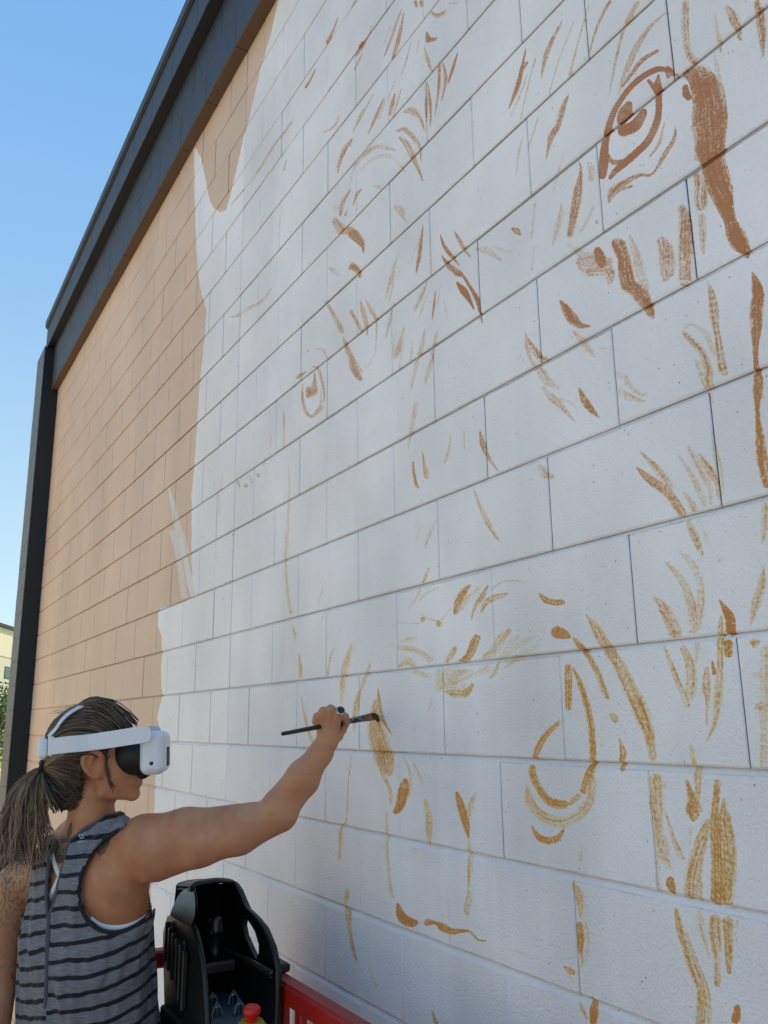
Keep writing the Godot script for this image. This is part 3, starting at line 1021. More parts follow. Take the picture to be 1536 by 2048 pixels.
	stroke(0.8, [2049, 3982, 2063, 3989, 2052, 3970, 2085, 3969, 2063, 3939, 2095, 3930, 2062, 3908, 2102, 3895, 2068, 3874, 2105, 3873, 2085, 3856, 2113, 3868, 2099, 3833, 2133, 3835, 2127, 3791, 2141, 3790, 2132, 3786, 2135, 3784])
	stroke(0.35, [2094, 3975, 2101, 3974, 2098, 3933, 2121, 3928, 2105, 3887, 2131, 3881, 2120, 3850, 2135, 3846, 2124, 3836, 2129, 3834])
	stroke(0.5, [2158, 3931, 2175, 3932, 2161, 3914, 2193, 3905, 2158, 3877, 2198, 3859, 2161, 3860, 2185, 3842, 2164, 3845, 2167, 3842])
	stroke(0.6, [2214, 3970, 2228, 3966, 2212, 3939, 2240, 3926, 2205, 3895, 2236, 3879, 2199, 3832, 2226, 3817, 2201, 3821, 2214, 3811])
	stroke(0.3, [1926, 4045, 1932, 4048, 1949, 4014, 1961, 4020, 1971, 3984, 1989, 3993])
	stroke(0.4, [-128, 4777, -133, 4787, -2, 4726, -25, 4754, 108, 4709, 84, 4735, 225, 4681, 203, 4704, 294, 4682, 273, 4698, 338, 4698, 330, 4704])
	stroke(0.55, [806, 4414, 827, 4411, 851, 4349, 881, 4344, 895, 4282, 931, 4276, 918, 4264, 928, 4262])
	stroke(0.55, [915, 4253, 930, 4250, 924, 4220, 958, 4213, 954, 4166, 998, 4157, 969, 4123, 1018, 4114, 1018, 4072, 1037, 4070])
	stroke(0.3, [782, 4445, 791, 4443, 791, 4420, 822, 4414])
	stroke(0.55, [694, 4238, 697, 4240, 733, 4214, 752, 4214, 762, 4166, 785, 4161, 785, 4112, 803, 4106, 791, 4077, 798, 4075])
	stroke(0.5, [626, 4203, 637, 4199, 614, 4161, 640, 4153, 641, 4096, 670, 4092, 698, 4051, 698, 4066, 762, 4052, 737, 4073, 797, 4059, 782, 4073])
	stroke(0.4, [765, 4138, 773, 4135, 761, 4083, 778, 4076, 722, 4064, 737, 4055])
	stroke(0.65, [652, 4181, 677, 4176, 663, 4136, 710, 4147, 747, 4126, 688, 4155, 735, 4178, 710, 4187, 727, 4205, 717, 4209])
	stroke(0.6, [655, 4308, 669, 4313, 666, 4300, 679, 4305])
	stroke(0.4, [727, 4284, 725, 4288, 763, 4272, 772, 4277, 795, 4239, 811, 4238, 810, 4221, 816, 4220])
	stroke(0.7, [578, 4236, 571, 4242, 613, 4229, 593, 4248, 655, 4235, 650, 4240])
	stroke(0.35, [462, 4168, 471, 4165, 460, 4122, 489, 4113, 464, 4069, 487, 4062, 466, 4018, 489, 4011])
	stroke(0.3, [348, 4021, 338, 4024, 374, 4091, 356, 4098])
	stroke(0.35, [304, 3990, 282, 3998, 320, 4023, 288, 4033])
	stroke(0.5, [237, 3965, 218, 3988, 269, 3964, 253, 3983])
	stroke(0.5, [10, 4010, 44, 4007, 51, 3973, 67, 3972])
	stroke(0.5, [92, 3969, 113, 3977, 131, 3952, 148, 3959])
	stroke(0.4, [153, 3998, 163, 3997, 180, 3958, 196, 3956])
	stroke(0.35, [-153, 4006, -185, 4015, -145, 4075, -157, 4079])
	stroke(0.25, [-187, 4003, -166, 3998, -175, 3907, -159, 3904])
	stroke(0.35, [517, 3939, 525, 3937, 519, 3856, 541, 3850, 508, 3762, 535, 3756, 509, 3644, 531, 3640])
	stroke(0.5, [957, 4326, 985, 4321, 1010, 4253, 1037, 4248, 1039, 4210, 1058, 4206])
	stroke(0.5, [1032, 4327, 1042, 4324, 1049, 4260, 1083, 4249, 1079, 4191, 1085, 4189])
	stroke(0.45, [1065, 4317, 1070, 4316, 1093, 4261, 1123, 4255, 1122, 4220, 1141, 4214, 1125, 4164, 1136, 4159, 1119, 4119, 1124, 4116, 1094, 4103, 1099, 4099, 1069, 4091, 1074, 4087])
	stroke(0.65, [969, 4172, 989, 4167, 985, 4118, 1024, 4111, 1024, 4064, 1052, 4061])
	stroke(0.4, [989, 4160, 995, 4159, 1021, 4106, 1039, 4104, 1049, 4084, 1053, 4084])
	stroke(0.45, [1191, 4259, 1185, 4263, 1221, 4292, 1203, 4303, 1249, 4320, 1223, 4337])
	stroke(0.4, [1209, 4238, 1204, 4241, 1233, 4278, 1221, 4285, 1246, 4324, 1241, 4327])
	stroke(0.5, [1187, 4137, 1182, 4140, 1217, 4174, 1200, 4184, 1235, 4226, 1230, 4229])
	stroke(0.5, [1345, 4150, 1331, 4161, 1382, 4173, 1365, 4186, 1410, 4210, 1406, 4213])
	stroke(0.4, [1359, 4113, 1355, 4116, 1384, 4142, 1373, 4149, 1409, 4175, 1404, 4178])
	stroke(0.7, [1424, 4089, 1420, 4092, 1439, 4125, 1428, 4131, 1444, 4166, 1440, 4169])
	stroke(0.4, [1478, 4123, 1483, 4121, 1488, 4073, 1492, 4072])
	stroke(0.4, [1451, 4120, 1447, 4122, 1470, 4177, 1466, 4180])
	stroke(0.8, [1517, 4185, 1525, 4189, 1534, 4162, 1553, 4171, 1561, 4146, 1571, 4147, 1581, 4114, 1593, 4113, 1603, 4074, 1621, 4071, 1615, 4045, 1628, 4041, 1632, 3992, 1636, 3991])
	stroke(0.95, [1534, 4145, 1539, 4146, 1551, 4110, 1576, 4110, 1576, 4079, 1593, 4077, 1603, 4040, 1606, 4040])
	stroke(0.55, [1243, 4051, 1227, 4061, 1270, 4068, 1237, 4087, 1278, 4103, 1261, 4112, 1290, 4127, 1286, 4130])
	stroke(0.35, [1223, 4048, 1217, 4051, 1234, 4093, 1223, 4098, 1247, 4137, 1242, 4140])
	stroke(0.3, [1261, 4013, 1250, 4018, 1278, 4063, 1265, 4069, 1290, 4107, 1285, 4110])
	stroke(0.35, [1318, 4015, 1307, 4021, 1331, 4038, 1315, 4045, 1330, 4070, 1326, 4072])
	stroke(0.45, [1315, 3934, 1303, 3940, 1341, 3970, 1321, 3981, 1362, 4005, 1344, 4015, 1386, 4038, 1363, 4051, 1392, 4080, 1386, 4083])
	stroke(0.45, [1384, 3925, 1380, 3927, 1407, 3949, 1385, 3961, 1426, 3980, 1408, 3990, 1435, 3999, 1413, 4011, 1451, 4051, 1441, 4056])
	stroke(0.25, [1269, 3919, 1264, 3921, 1286, 3936, 1270, 3944])
	stroke(0.35, [1295, 3772, 1290, 3774, 1314, 3804, 1295, 3811, 1336, 3849, 1309, 3861, 1347, 3892, 1329, 3900])
	stroke(0.7, [1311, 3737, 1319, 3736, 1309, 3708, 1325, 3705, 1321, 3670, 1336, 3670, 1343, 3655, 1346, 3656])
	stroke(0.6, [1359, 3750, 1364, 3749, 1361, 3716, 1378, 3713, 1364, 3685, 1385, 3683, 1381, 3671, 1385, 3671])
	stroke(0.4, [1380, 3704, 1384, 3704, 1390, 3672, 1396, 3672])
	stroke(0.45, [1460, 3690, 1456, 3691, 1481, 3711, 1466, 3717, 1496, 3757, 1492, 3758])
	stroke(0.3, [1484, 3697, 1480, 3699, 1500, 3731, 1496, 3733])
	stroke(0.5, [1543, 3750, 1547, 3748, 1543, 3705, 1547, 3704])
	stroke(0.6, [1603, 3734, 1609, 3733, 1604, 3699, 1625, 3697, 1627, 3659, 1639, 3660, 1666, 3616, 1669, 3617])
	stroke(0.4, [1783, 3907, 1788, 3905, 1779, 3872, 1800, 3866, 1793, 3830, 1807, 3829, 1811, 3796, 1837, 3801, 1833, 3765, 1854, 3774, 1879, 3736, 1884, 3740])
	stroke(0.6, [1789, 3888, 1793, 3888, 1802, 3853, 1820, 3854, 1818, 3825, 1836, 3832, 1844, 3810, 1851, 3818])
	stroke(0.4, [1822, 3763, 1830, 3765, 1843, 3727, 1862, 3733, 1869, 3700, 1887, 3706, 1896, 3673, 1907, 3676, 1918, 3653, 1921, 3653])
	stroke(0.4, [1798, 3597, 1807, 3599, 1809, 3566, 1834, 3578, 1842, 3553, 1850, 3561])
	stroke(0.5, [1572, 3600, 1576, 3600, 1587, 3556, 1602, 3556, 1612, 3507, 1632, 3509, 1639, 3475, 1651, 3477, 1662, 3457, 1664, 3457])
	stroke(0.3, [1321, 3516, 1317, 3518, 1345, 3547, 1335, 3550, 1349, 3564, 1345, 3566])
	stroke(0.35, [1362, 3495, 1358, 3497, 1399, 3528, 1379, 3536, 1421, 3559, 1415, 3562])
	stroke(0.2, [1323, 3559, 1319, 3560, 1345, 3605, 1340, 3606])
	stroke(0.5, [1977, 3944, 1976, 3966, 2012, 3930, 2016, 3949, 2028, 3918, 2055, 3922, 2033, 3901, 2045, 3895])
	stroke(0.85, [1895, 3931, 1899, 3931, 1903, 3900, 1927, 3902, 1920, 3868, 1945, 3875, 1951, 3843, 1958, 3854, 1980, 3835, 1981, 3837])
	stroke(0.45, [1925, 3849, 1929, 3850, 1941, 3821, 1955, 3825, 1956, 3796, 1974, 3800, 1983, 3767, 1987, 3767])
	stroke(0.75, [1932, 3722, 1937, 3722, 1937, 3691, 1957, 3692, 1956, 3664, 1971, 3668, 1984, 3640, 1986, 3641])
	stroke(0.35, [1872, 3718, 1875, 3721, 1903, 3699, 1906, 3702, 1925, 3678, 1927, 3679])
	stroke(0.35, [2033, 3716, 2036, 3718, 2051, 3695, 2063, 3700, 2061, 3676, 2070, 3680, 2087, 3650, 2092, 3657, 2108, 3646, 2108, 3648])
	stroke(0.35, [2030, 3687, 2033, 3688, 2044, 3662, 2056, 3672, 2073, 3644, 2078, 3654, 2100, 3636, 2101, 3637])
	stroke(0.25, [1990, 3783, 1990, 3785, 2015, 3774, 2016, 3776, 2039, 3759, 2040, 3761])
	stroke(0.2, [2100, 3726, 2101, 3728, 2121, 3707, 2122, 3709, 2139, 3696, 2140, 3698])
	stroke(0.55, [2258, 3800, 2260, 3800, 2256, 3770, 2272, 3765, 2254, 3738, 2273, 3732, 2257, 3709, 2271, 3705, 2257, 3664, 2276, 3659, 2259, 3633, 2277, 3631, 2272, 3622, 2275, 3623])
	stroke(0.35, [2200, 3736, 2199, 3743, 2219, 3734, 2221, 3738, 2237, 3707, 2248, 3710, 2246, 3683, 2255, 3683, 2254, 3660, 2263, 3660])
	stroke(0.6, [2192, 3732, 2200, 3735, 2207, 3705, 2220, 3710, 2223, 3680, 2238, 3682, 2230, 3644, 2249, 3641, 2229, 3614, 2248, 3609])
	stroke(0.4, [2213, 3674, 2223, 3673, 2219, 3641, 2232, 3640, 2228, 3611, 2238, 3611])
	stroke(0.3, [2235, 3604, 2245, 3602, 2241, 3584, 2243, 3583])
	stroke(0.85, [2341, 3776, 2343, 3776, 2338, 3755, 2355, 3751, 2336, 3734, 2358, 3724, 2328, 3712, 2352, 3700, 2327, 3685, 2347, 3677, 2326, 3652, 2337, 3648, 2324, 3620, 2333, 3617, 2321, 3598, 2338, 3593, 2317, 3577, 2335, 3570, 2317, 3544, 2325, 3542, 2312, 3509, 2328, 3506, 2309, 3478, 2329, 3475, 2310, 3450, 2331, 3448, 2314, 3419, 2331, 3418])
	stroke(0.5, [2310, 3400, 2321, 3397, 2301, 3359, 2315, 3355, 2299, 3337, 2302, 3336])
	stroke(0.65, [2063, 3521, 2066, 3523, 2084, 3490, 2097, 3499, 2117, 3459, 2133, 3468, 2134, 3437, 2152, 3443, 2151, 3407, 2169, 3412])
	stroke(0.5, [2076, 3546, 2079, 3548, 2096, 3514, 2110, 3520, 2115, 3483, 2134, 3489, 2130, 3455, 2149, 3460])
	stroke(0.5, [2163, 3451, 2166, 3452, 2170, 3428, 2183, 3431, 2175, 3411, 2191, 3413])
	stroke(0.5, [2161, 3400, 2174, 3402, 2166, 3377, 2185, 3379, 2180, 3346, 2192, 3348, 2189, 3336, 2192, 3337])
	stroke(0.35, [2160, 3518, 2163, 3519, 2179, 3474, 2191, 3477, 2192, 3437, 2208, 3439, 2201, 3416, 2210, 3416])
	stroke(0.4, [2181, 3526, 2184, 3527, 2194, 3483, 2212, 3486, 2211, 3444, 2224, 3444, 2213, 3416, 2220, 3416])
	stroke(0.55, [2202, 3508, 2205, 3509, 2212, 3477, 2226, 3480, 2226, 3449, 2238, 3450, 2228, 3426, 2240, 3425])
	stroke(0.35, [2232, 3546, 2234, 3545, 2230, 3510, 2243, 3508, 2234, 3466, 2249, 3464, 2236, 3435, 2245, 3432, 2233, 3412, 2236, 3411])
	stroke(0.25, [2190, 3391, 2193, 3391, 2196, 3366, 2203, 3367, 2202, 3352, 2204, 3352])
	stroke(0.4, [498, 3715, 525, 3709, 493, 3621, 515, 3617, 505, 3526, 531, 3523, 527, 3449, 558, 3447, 535, 3421, 574, 3419])
	stroke(0.4, [562, 3387, 570, 3387, 574, 3350, 603, 3350, 591, 3330, 598, 3330])
	stroke(0.55, [618, 3291, 625, 3291, 617, 3248, 648, 3247, 619, 3210, 648, 3209])
	stroke(0.4, [831, 3208, 816, 3210, 852, 3262, 831, 3265, 866, 3289, 860, 3290])
	stroke(0.45, [921, 3124, 901, 3125, 952, 3209, 903, 3214, 972, 3256, 934, 3263, 982, 3291, 973, 3293])
	stroke(0.25, [768, 3420, 746, 3425, 798, 3480, 791, 3482])
	stroke(0.2, [773, 3362, 762, 3364, 803, 3391, 788, 3395])
	stroke(0.25, [-215, 3810, -199, 3807, -209, 3729, -189, 3725])
	stroke(0.2, [-215, 3616, -227, 3618, -208, 3711, -220, 3713])
	stroke(0.5, [636, 3159, 643, 3159, 658, 3104, 674, 3106, 688, 3046, 714, 3050, 724, 3011, 745, 3015])
	stroke(0.3, [946, 2865, 938, 2865, 962, 2951, 955, 2951, 982, 3006, 976, 3006])
	stroke(0.3, [778, 2956, 784, 2956, 782, 2925, 799, 2927])
	stroke(0.5, [988, 3042, 983, 3042, 1013, 3106, 975, 3109, 1033, 3157, 1011, 3161, 1070, 3198, 1044, 3204, 1087, 3235, 1082, 3237])
	stroke(0.55, [1352, 3409, 1341, 3413, 1373, 3426, 1359, 3431, 1384, 3445, 1374, 3449])
	stroke(0.35, [1276, 3353, 1272, 3355, 1319, 3375, 1308, 3380, 1346, 3403, 1340, 3406])
	stroke(0.3, [1329, 3367, 1323, 3371, 1368, 3381, 1360, 3388, 1419, 3389, 1418, 3392])
	stroke(0.35, [1200, 3316, 1196, 3318, 1220, 3324, 1218, 3327, 1285, 3316, 1285, 3319, 1330, 3312, 1330, 3316])
	stroke(0.6, [1328, 3325, 1339, 3329, 1334, 3315, 1351, 3327, 1350, 3316, 1354, 3321])
	stroke(0.3, [1311, 3346, 1314, 3347, 1360, 3323, 1363, 3326, 1406, 3306, 1411, 3313])
	stroke(0.6, [1402, 3312, 1416, 3313, 1397, 3303, 1429, 3305, 1411, 3294, 1422, 3294])
	stroke(0.35, [1425, 3308, 1416, 3315, 1446, 3320, 1442, 3323, 1469, 3334, 1466, 3336])
	stroke(0.7, [1488, 3316, 1473, 3320, 1511, 3339, 1481, 3350, 1535, 3364, 1514, 3375, 1549, 3378, 1544, 3381])
	stroke(0.35, [1506, 3322, 1495, 3328, 1538, 3341, 1519, 3353, 1589, 3369, 1586, 3372])
	stroke(0.6, [1546, 3298, 1542, 3299, 1564, 3322, 1553, 3327, 1595, 3341, 1577, 3350, 1615, 3369, 1611, 3371])
	stroke(0.55, [1585, 3311, 1577, 3314, 1613, 3327, 1597, 3341, 1648, 3331, 1642, 3346, 1686, 3339, 1685, 3342])
	stroke(0.3, [1625, 3353, 1619, 3360, 1668, 3365, 1665, 3372, 1712, 3359, 1713, 3367, 1747, 3353, 1748, 3355])
	stroke(0.8, [1779, 3326, 1784, 3329, 1795, 3308, 1804, 3318, 1825, 3298, 1829, 3310, 1849, 3296, 1850, 3307, 1856, 3298, 1857, 3301])
	stroke(0.3, [1239, 3272, 1236, 3277, 1280, 3270, 1275, 3286, 1315, 3269, 1316, 3281])
	stroke(0.35, [1215, 3256, 1218, 3268, 1273, 3247, 1280, 3262, 1326, 3233, 1340, 3246, 1367, 3209, 1394, 3226])
	stroke(0.45, [1225, 3211, 1219, 3216, 1268, 3212, 1269, 3236, 1298, 3202, 1315, 3215])
	stroke(0.4, [1291, 3196, 1296, 3203, 1338, 3180, 1348, 3194, 1360, 3181, 1362, 3184])
	stroke(0.2, [1136, 3261, 1130, 3269, 1214, 3267, 1206, 3280])
	stroke(0.55, [1444, 3208, 1433, 3213, 1473, 3223, 1450, 3232, 1488, 3242, 1475, 3248])
	stroke(0.7, [1489, 3208, 1487, 3212, 1538, 3210, 1514, 3224, 1575, 3248, 1543, 3260, 1580, 3257, 1560, 3267])
	stroke(0.5, [1580, 3207, 1574, 3214, 1629, 3214, 1605, 3231, 1665, 3241, 1640, 3257, 1690, 3263, 1683, 3269])
	stroke(0.3, [1649, 3206, 1641, 3211, 1682, 3222, 1666, 3232, 1716, 3250, 1708, 3255])
	stroke(0.3, [1661, 3206, 1657, 3209, 1721, 3226, 1710, 3238, 1769, 3243, 1768, 3246])
	stroke(0.3, [1673, 3200, 1671, 3203, 1730, 3207, 1724, 3216, 1780, 3223, 1779, 3225])
	stroke(0.3, [1423, 3189, 1440, 3200, 1463, 3155, 1477, 3199, 1548, 3169, 1540, 3190, 1610, 3183, 1600, 3199])
	stroke(0.3, [1393, 3198, 1413, 3201, 1394, 3146, 1454, 3175, 1470, 3137, 1468, 3181, 1518, 3149, 1516, 3171])
	stroke(0.6, [1433, 3141, 1436, 3148, 1471, 3129, 1475, 3148, 1523, 3131, 1508, 3147, 1548, 3156, 1538, 3161])
	stroke(0.5, [1605, 3165, 1602, 3167, 1631, 3175, 1616, 3181, 1642, 3200, 1637, 3201])
	stroke(0.4, [1658, 3184, 1656, 3186, 1684, 3191, 1678, 3199, 1722, 3200, 1721, 3202])
	stroke(0.3, [1359, 3096, 1355, 3096, 1373, 3110, 1360, 3113, 1381, 3127, 1377, 3128])
	stroke(0.6, [1095, 3135, 1121, 3134, 1064, 3078, 1134, 3079, 1062, 3037, 1163, 3050, 1080, 3000, 1185, 3018, 1101, 2967, 1205, 2985, 1150, 2939, 1197, 2948])
	stroke(0.65, [1117, 3166, 1122, 3166, 1115, 3130, 1137, 3131, 1135, 3083, 1151, 3086, 1187, 3043, 1193, 3045])
	stroke(0.5, [1096, 2992, 1129, 2998, 1127, 2946, 1151, 2951, 1162, 2912, 1183, 2916, 1170, 2884, 1187, 2885, 1168, 2875, 1175, 2874])
	stroke(0.4, [1235, 2998, 1241, 2999, 1261, 2966, 1271, 2968, 1266, 2932, 1281, 2933, 1258, 2897, 1268, 2897])
	stroke(0.4, [1286, 2980, 1290, 2981, 1304, 2947, 1324, 2953, 1327, 2931, 1331, 2932])
	stroke(0.75, [1816, 3078, 1825, 3071, 1769, 3052, 1784, 3045, 1740, 3022, 1758, 3017, 1732, 3002, 1746, 3000])
	stroke(0.35, [1706, 2947, 1713, 2948, 1702, 2913, 1721, 2919, 1726, 2898, 1745, 2914])
	stroke(1, [1811, 3245, 1814, 3252, 1817, 3236, 1828, 3257, 1844, 3230, 1855, 3247, 1865, 3230, 1867, 3233])
	stroke(0.7, [1870, 3230, 1874, 3232, 1881, 3212, 1897, 3219, 1905, 3188, 1920, 3193, 1926, 3155, 1942, 3159, 1937, 3125, 1953, 3129, 1950, 3111, 1958, 3113])
	stroke(0.6, [1951, 3085, 1961, 3090, 1957, 3075, 1974, 3082, 1964, 3069, 1975, 3073])
	stroke(0.8, [1845, 3182, 1863, 3181, 1841, 3151, 1864, 3150, 1837, 3095, 1855, 3094])
	stroke(0.75, [1860, 3180, 1863, 3180, 1873, 3151, 1886, 3153, 1886, 3112, 1903, 3115, 1895, 3073, 1914, 3075, 1897, 3037, 1916, 3038, 1893, 3001, 1912, 3001, 1880, 2983, 1904, 2979, 1858, 2946, 1886, 2942])
	stroke(0.55, [1911, 3269, 1915, 3271, 1924, 3238, 1947, 3246, 1941, 3208, 1967, 3217, 1967, 3174, 1995, 3184, 1984, 3139, 2017, 3149, 2001, 3105, 2037, 3116, 2014, 3078, 2050, 3087, 2031, 3048, 2056, 3053, 2039, 3007, 2057, 3009])
	stroke(0.9, [2027, 3112, 2031, 3113, 2035, 3086, 2042, 3088, 2045, 3050, 2049, 3051])
	stroke(0.7, [1972, 3045, 1975, 3046, 1972, 3021, 1989, 3023, 1968, 3004, 1983, 3003, 1968, 2987, 1980, 2988])
	stroke(0.5, [2077, 3281, 2081, 3284, 2089, 3260, 2108, 3267, 2098, 3230, 2127, 3238, 2111, 3205, 2137, 3211])
	stroke(0.7, [2087, 3259, 2090, 3261, 2101, 3239, 2108, 3241, 2117, 3208, 2120, 3209])
	stroke(0.5, [2091, 3196, 2096, 3197, 2097, 3170, 2108, 3172, 2109, 3135, 2122, 3138, 2119, 3110, 2135, 3114, 2124, 3093, 2137, 3096])
	stroke(0.4, [2108, 3339, 2112, 3341, 2128, 3312, 2140, 3317, 2141, 3283, 2160, 3287, 2148, 3247, 2171, 3248, 2148, 3212, 2168, 3211])
	stroke(0.35, [2142, 3352, 2146, 3354, 2159, 3324, 2174, 3328, 2171, 3290, 2187, 3290, 2168, 3256, 2184, 3253, 2155, 3220, 2174, 3216])
	stroke(0.5, [2122, 3194, 2135, 3198, 2132, 3167, 2152, 3170, 2132, 3138, 2155, 3137, 2123, 3107, 2146, 3104])
	stroke(0.3, [2154, 3199, 2170, 3197, 2152, 3164, 2158, 3163])
	stroke(1, [2212, 3261, 2214, 3261, 2216, 3243, 2227, 3247, 2220, 3228, 2238, 3230, 2218, 3204, 2236, 3203])
	stroke(0.85, [2212, 3198, 2233, 3196, 2212, 3170, 2227, 3169])
	stroke(0.55, [2211, 3237, 2217, 3236, 2201, 3210, 2217, 3208, 2197, 3178, 2212, 3177, 2194, 3153, 2209, 3151, 2182, 3115, 2201, 3113, 2175, 3074, 2187, 3071, 2159, 3039, 2161, 3039])
	stroke(0.8, [2186, 3165, 2189, 3166, 2184, 3143, 2196, 3145])
	stroke(0.5, [2171, 3158, 2181, 3157, 2161, 3126, 2180, 3125, 2166, 3104, 2175, 3104, 2163, 3068, 2166, 3068])
	stroke(0.5, [2297, 3303, 2300, 3302, 2284, 3277, 2300, 3271, 2268, 3246, 2284, 3240, 2263, 3215, 2266, 3214])
	stroke(0.5, [2258, 3188, 2260, 3192, 2268, 3179, 2268, 3196, 2279, 3188, 2277, 3193])
	stroke(0.35, [2259, 3138, 2260, 3143, 2274, 3131, 2278, 3145])
	stroke(0.5, [2255, 3088, 2256, 3096, 2269, 3083, 2266, 3101, 2279, 3090, 2271, 3102])
	stroke(0.35, [2278, 3182, 2295, 3181, 2267, 3112, 2287, 3111, 2259, 3052, 2279, 3052, 2252, 3005, 2266, 3005])
	stroke(0.5, [968, 2990, 975, 2989, 947, 2910, 955, 2910, 933, 2817, 944, 2817, 897, 2800, 916, 2800, 891, 2741, 914, 2744, 893, 2710, 903, 2711])
	stroke(0.6, [935, 2646, 948, 2648, 925, 2629, 958, 2632, 918, 2599, 941, 2604, 929, 2576, 969, 2586, 945, 2546, 967, 2552, 968, 2494, 989, 2501, 998, 2476, 1003, 2477])
	stroke(0.3, [1035, 2518, 1040, 2520, 1063, 2483, 1067, 2485, 1067, 2451, 1090, 2460, 1092, 2436, 1119, 2451])
	stroke(0.35, [1146, 2861, 1166, 2862, 1141, 2805, 1168, 2808, 1145, 2763, 1169, 2766, 1157, 2710, 1173, 2713, 1161, 2669, 1187, 2675, 1180, 2657, 1187, 2659])
	stroke(0.95, [1197, 2649, 1208, 2652, 1197, 2622, 1232, 2636, 1226, 2607, 1252, 2630, 1273, 2610, 1278, 2628, 1296, 2622, 1291, 2628])
	stroke(0.85, [1327, 2622, 1319, 2627, 1336, 2624, 1333, 2638, 1366, 2632, 1370, 2639, 1388, 2623, 1403, 2641, 1430, 2623, 1435, 2637, 1493, 2639, 1496, 2644, 1526, 2630, 1529, 2634, 1556, 2634, 1557, 2636])
	stroke(0.5, [1327, 2898, 1343, 2901, 1331, 2868, 1366, 2873, 1332, 2824, 1366, 2827, 1338, 2797, 1352, 2798])
	stroke(0.85, [1459, 2922, 1471, 2925, 1464, 2894, 1494, 2902, 1482, 2856, 1513, 2863, 1503, 2829, 1509, 2830])
	stroke(0.5, [1514, 2866, 1502, 2866, 1527, 2891, 1503, 2893, 1543, 2927, 1532, 2928])
	stroke(0.45, [1500, 2829, 1512, 2830, 1495, 2770, 1519, 2773, 1495, 2729, 1504, 2730, 1489, 2712, 1513, 2714, 1477, 2685, 1507, 2689, 1488, 2670, 1500, 2672])
	stroke(0.85, [1202, 2852, 1183, 2858, 1244, 2874, 1201, 2879, 1270, 2918, 1217, 2920, 1262, 2942, 1239, 2942])
	stroke(0.6, [1338, 2450, 1347, 2453, 1349, 2425, 1368, 2433, 1359, 2413, 1378, 2422])
	stroke(0.2, [1258, 2772, 1269, 2787, 1288, 2770, 1300, 2785])
	stroke(0.8, [1721, 2991, 1743, 2992, 1718, 2971, 1743, 2975, 1736, 2944, 1755, 2952, 1764, 2920, 1780, 2933, 1799, 2912, 1806, 2930, 1829, 2917, 1830, 2929])
	stroke(0.55, [1834, 2919, 1824, 2927, 1854, 2930, 1844, 2939, 1869, 2938, 1859, 2947])
	stroke(0.5, [1707, 2950, 1717, 2952, 1708, 2910, 1735, 2921, 1751, 2883, 1770, 2903, 1808, 2878, 1807, 2901, 1862, 2898, 1845, 2913, 1896, 2929, 1873, 2935, 1911, 2973, 1895, 2974])
	stroke(0.85, [1717, 2873, 1720, 2875, 1730, 2851, 1744, 2861, 1764, 2844, 1767, 2859, 1799, 2854, 1787, 2864, 1816, 2877, 1812, 2879])
	stroke(0.35, [1844, 2843, 1862, 2845, 1846, 2824, 1859, 2826])
	stroke(0.5, [1823, 2785, 1832, 2788, 1828, 2765, 1853, 2774, 1833, 2747, 1855, 2752, 1839, 2726, 1848, 2727])
	stroke(0.75, [1829, 2719, 1846, 2723, 1830, 2696, 1851, 2701, 1832, 2674, 1845, 2677, 1838, 2653, 1842, 2654])
	stroke(0.35, [1847, 2722, 1860, 2726, 1851, 2690, 1864, 2692, 1843, 2660, 1851, 2660, 1823, 2644, 1833, 2641])
	stroke(0.65, [1789, 2635, 1793, 2639, 1801, 2627, 1811, 2639, 1816, 2626, 1824, 2637])
	stroke(0.3, [1796, 2623, 1799, 2626, 1816, 2615, 1822, 2620])
	stroke(0.5, [1824, 2587, 1829, 2590, 1830, 2572, 1842, 2578, 1843, 2561, 1847, 2563])
	stroke(0.85, [1857, 2602, 1861, 2604, 1851, 2579, 1876, 2586, 1851, 2558, 1868, 2563, 1856, 2550, 1865, 2553])
	stroke(0.2, [1612, 2634, 1616, 2638, 1673, 2632, 1675, 2635, 1710, 2630, 1711, 2632])
	stroke(0.45, [2027, 2983, 2063, 2991, 2029, 2967, 2069, 2972, 2028, 2935, 2063, 2938, 2032, 2902, 2057, 2907, 2034, 2868, 2066, 2877, 2052, 2844, 2065, 2849, 2064, 2838, 2068, 2840])
	stroke(0.2, [2032, 2881, 2047, 2883, 2028, 2838, 2046, 2841, 2029, 2800, 2043, 2803])
	stroke(0.5, [2061, 2931, 2064, 2932, 2069, 2895, 2077, 2898, 2077, 2867, 2091, 2873, 2090, 2855, 2096, 2858])
	stroke(0.9, [2055, 2827, 2069, 2829, 2050, 2814, 2071, 2821, 2063, 2800, 2071, 2804])
	stroke(0.6, [2063, 2780, 2073, 2783, 2064, 2749, 2081, 2755, 2073, 2720, 2092, 2729, 2081, 2692, 2104, 2702, 2093, 2667, 2112, 2674, 2085, 2619, 2107, 2625, 2084, 2611, 2106, 2617])
	stroke(0.45, [2083, 2754, 2084, 2755, 2094, 2714, 2101, 2717, 2105, 2680, 2118, 2685, 2109, 2653, 2122, 2657, 2109, 2625, 2118, 2628])
	stroke(0.7, [2110, 2981, 2117, 2982, 2111, 2950, 2131, 2955, 2104, 2934, 2140, 2938, 2115, 2917, 2124, 2918])
	stroke(0.45, [2124, 3036, 2134, 3038, 2127, 3004, 2140, 3007, 2127, 2992, 2147, 2994, 2125, 2964, 2141, 2964, 2116, 2943, 2135, 2942])
	stroke(0.3, [2108, 2910, 2118, 2911, 2104, 2879, 2109, 2879])
	stroke(0.6, [2146, 2925, 2158, 2923, 2121, 2894, 2144, 2890, 2099, 2854, 2130, 2853, 2087, 2817, 2122, 2818, 2084, 2799, 2109, 2799])
	stroke(0.6, [2116, 2830, 2128, 2831, 2109, 2799, 2122, 2800])
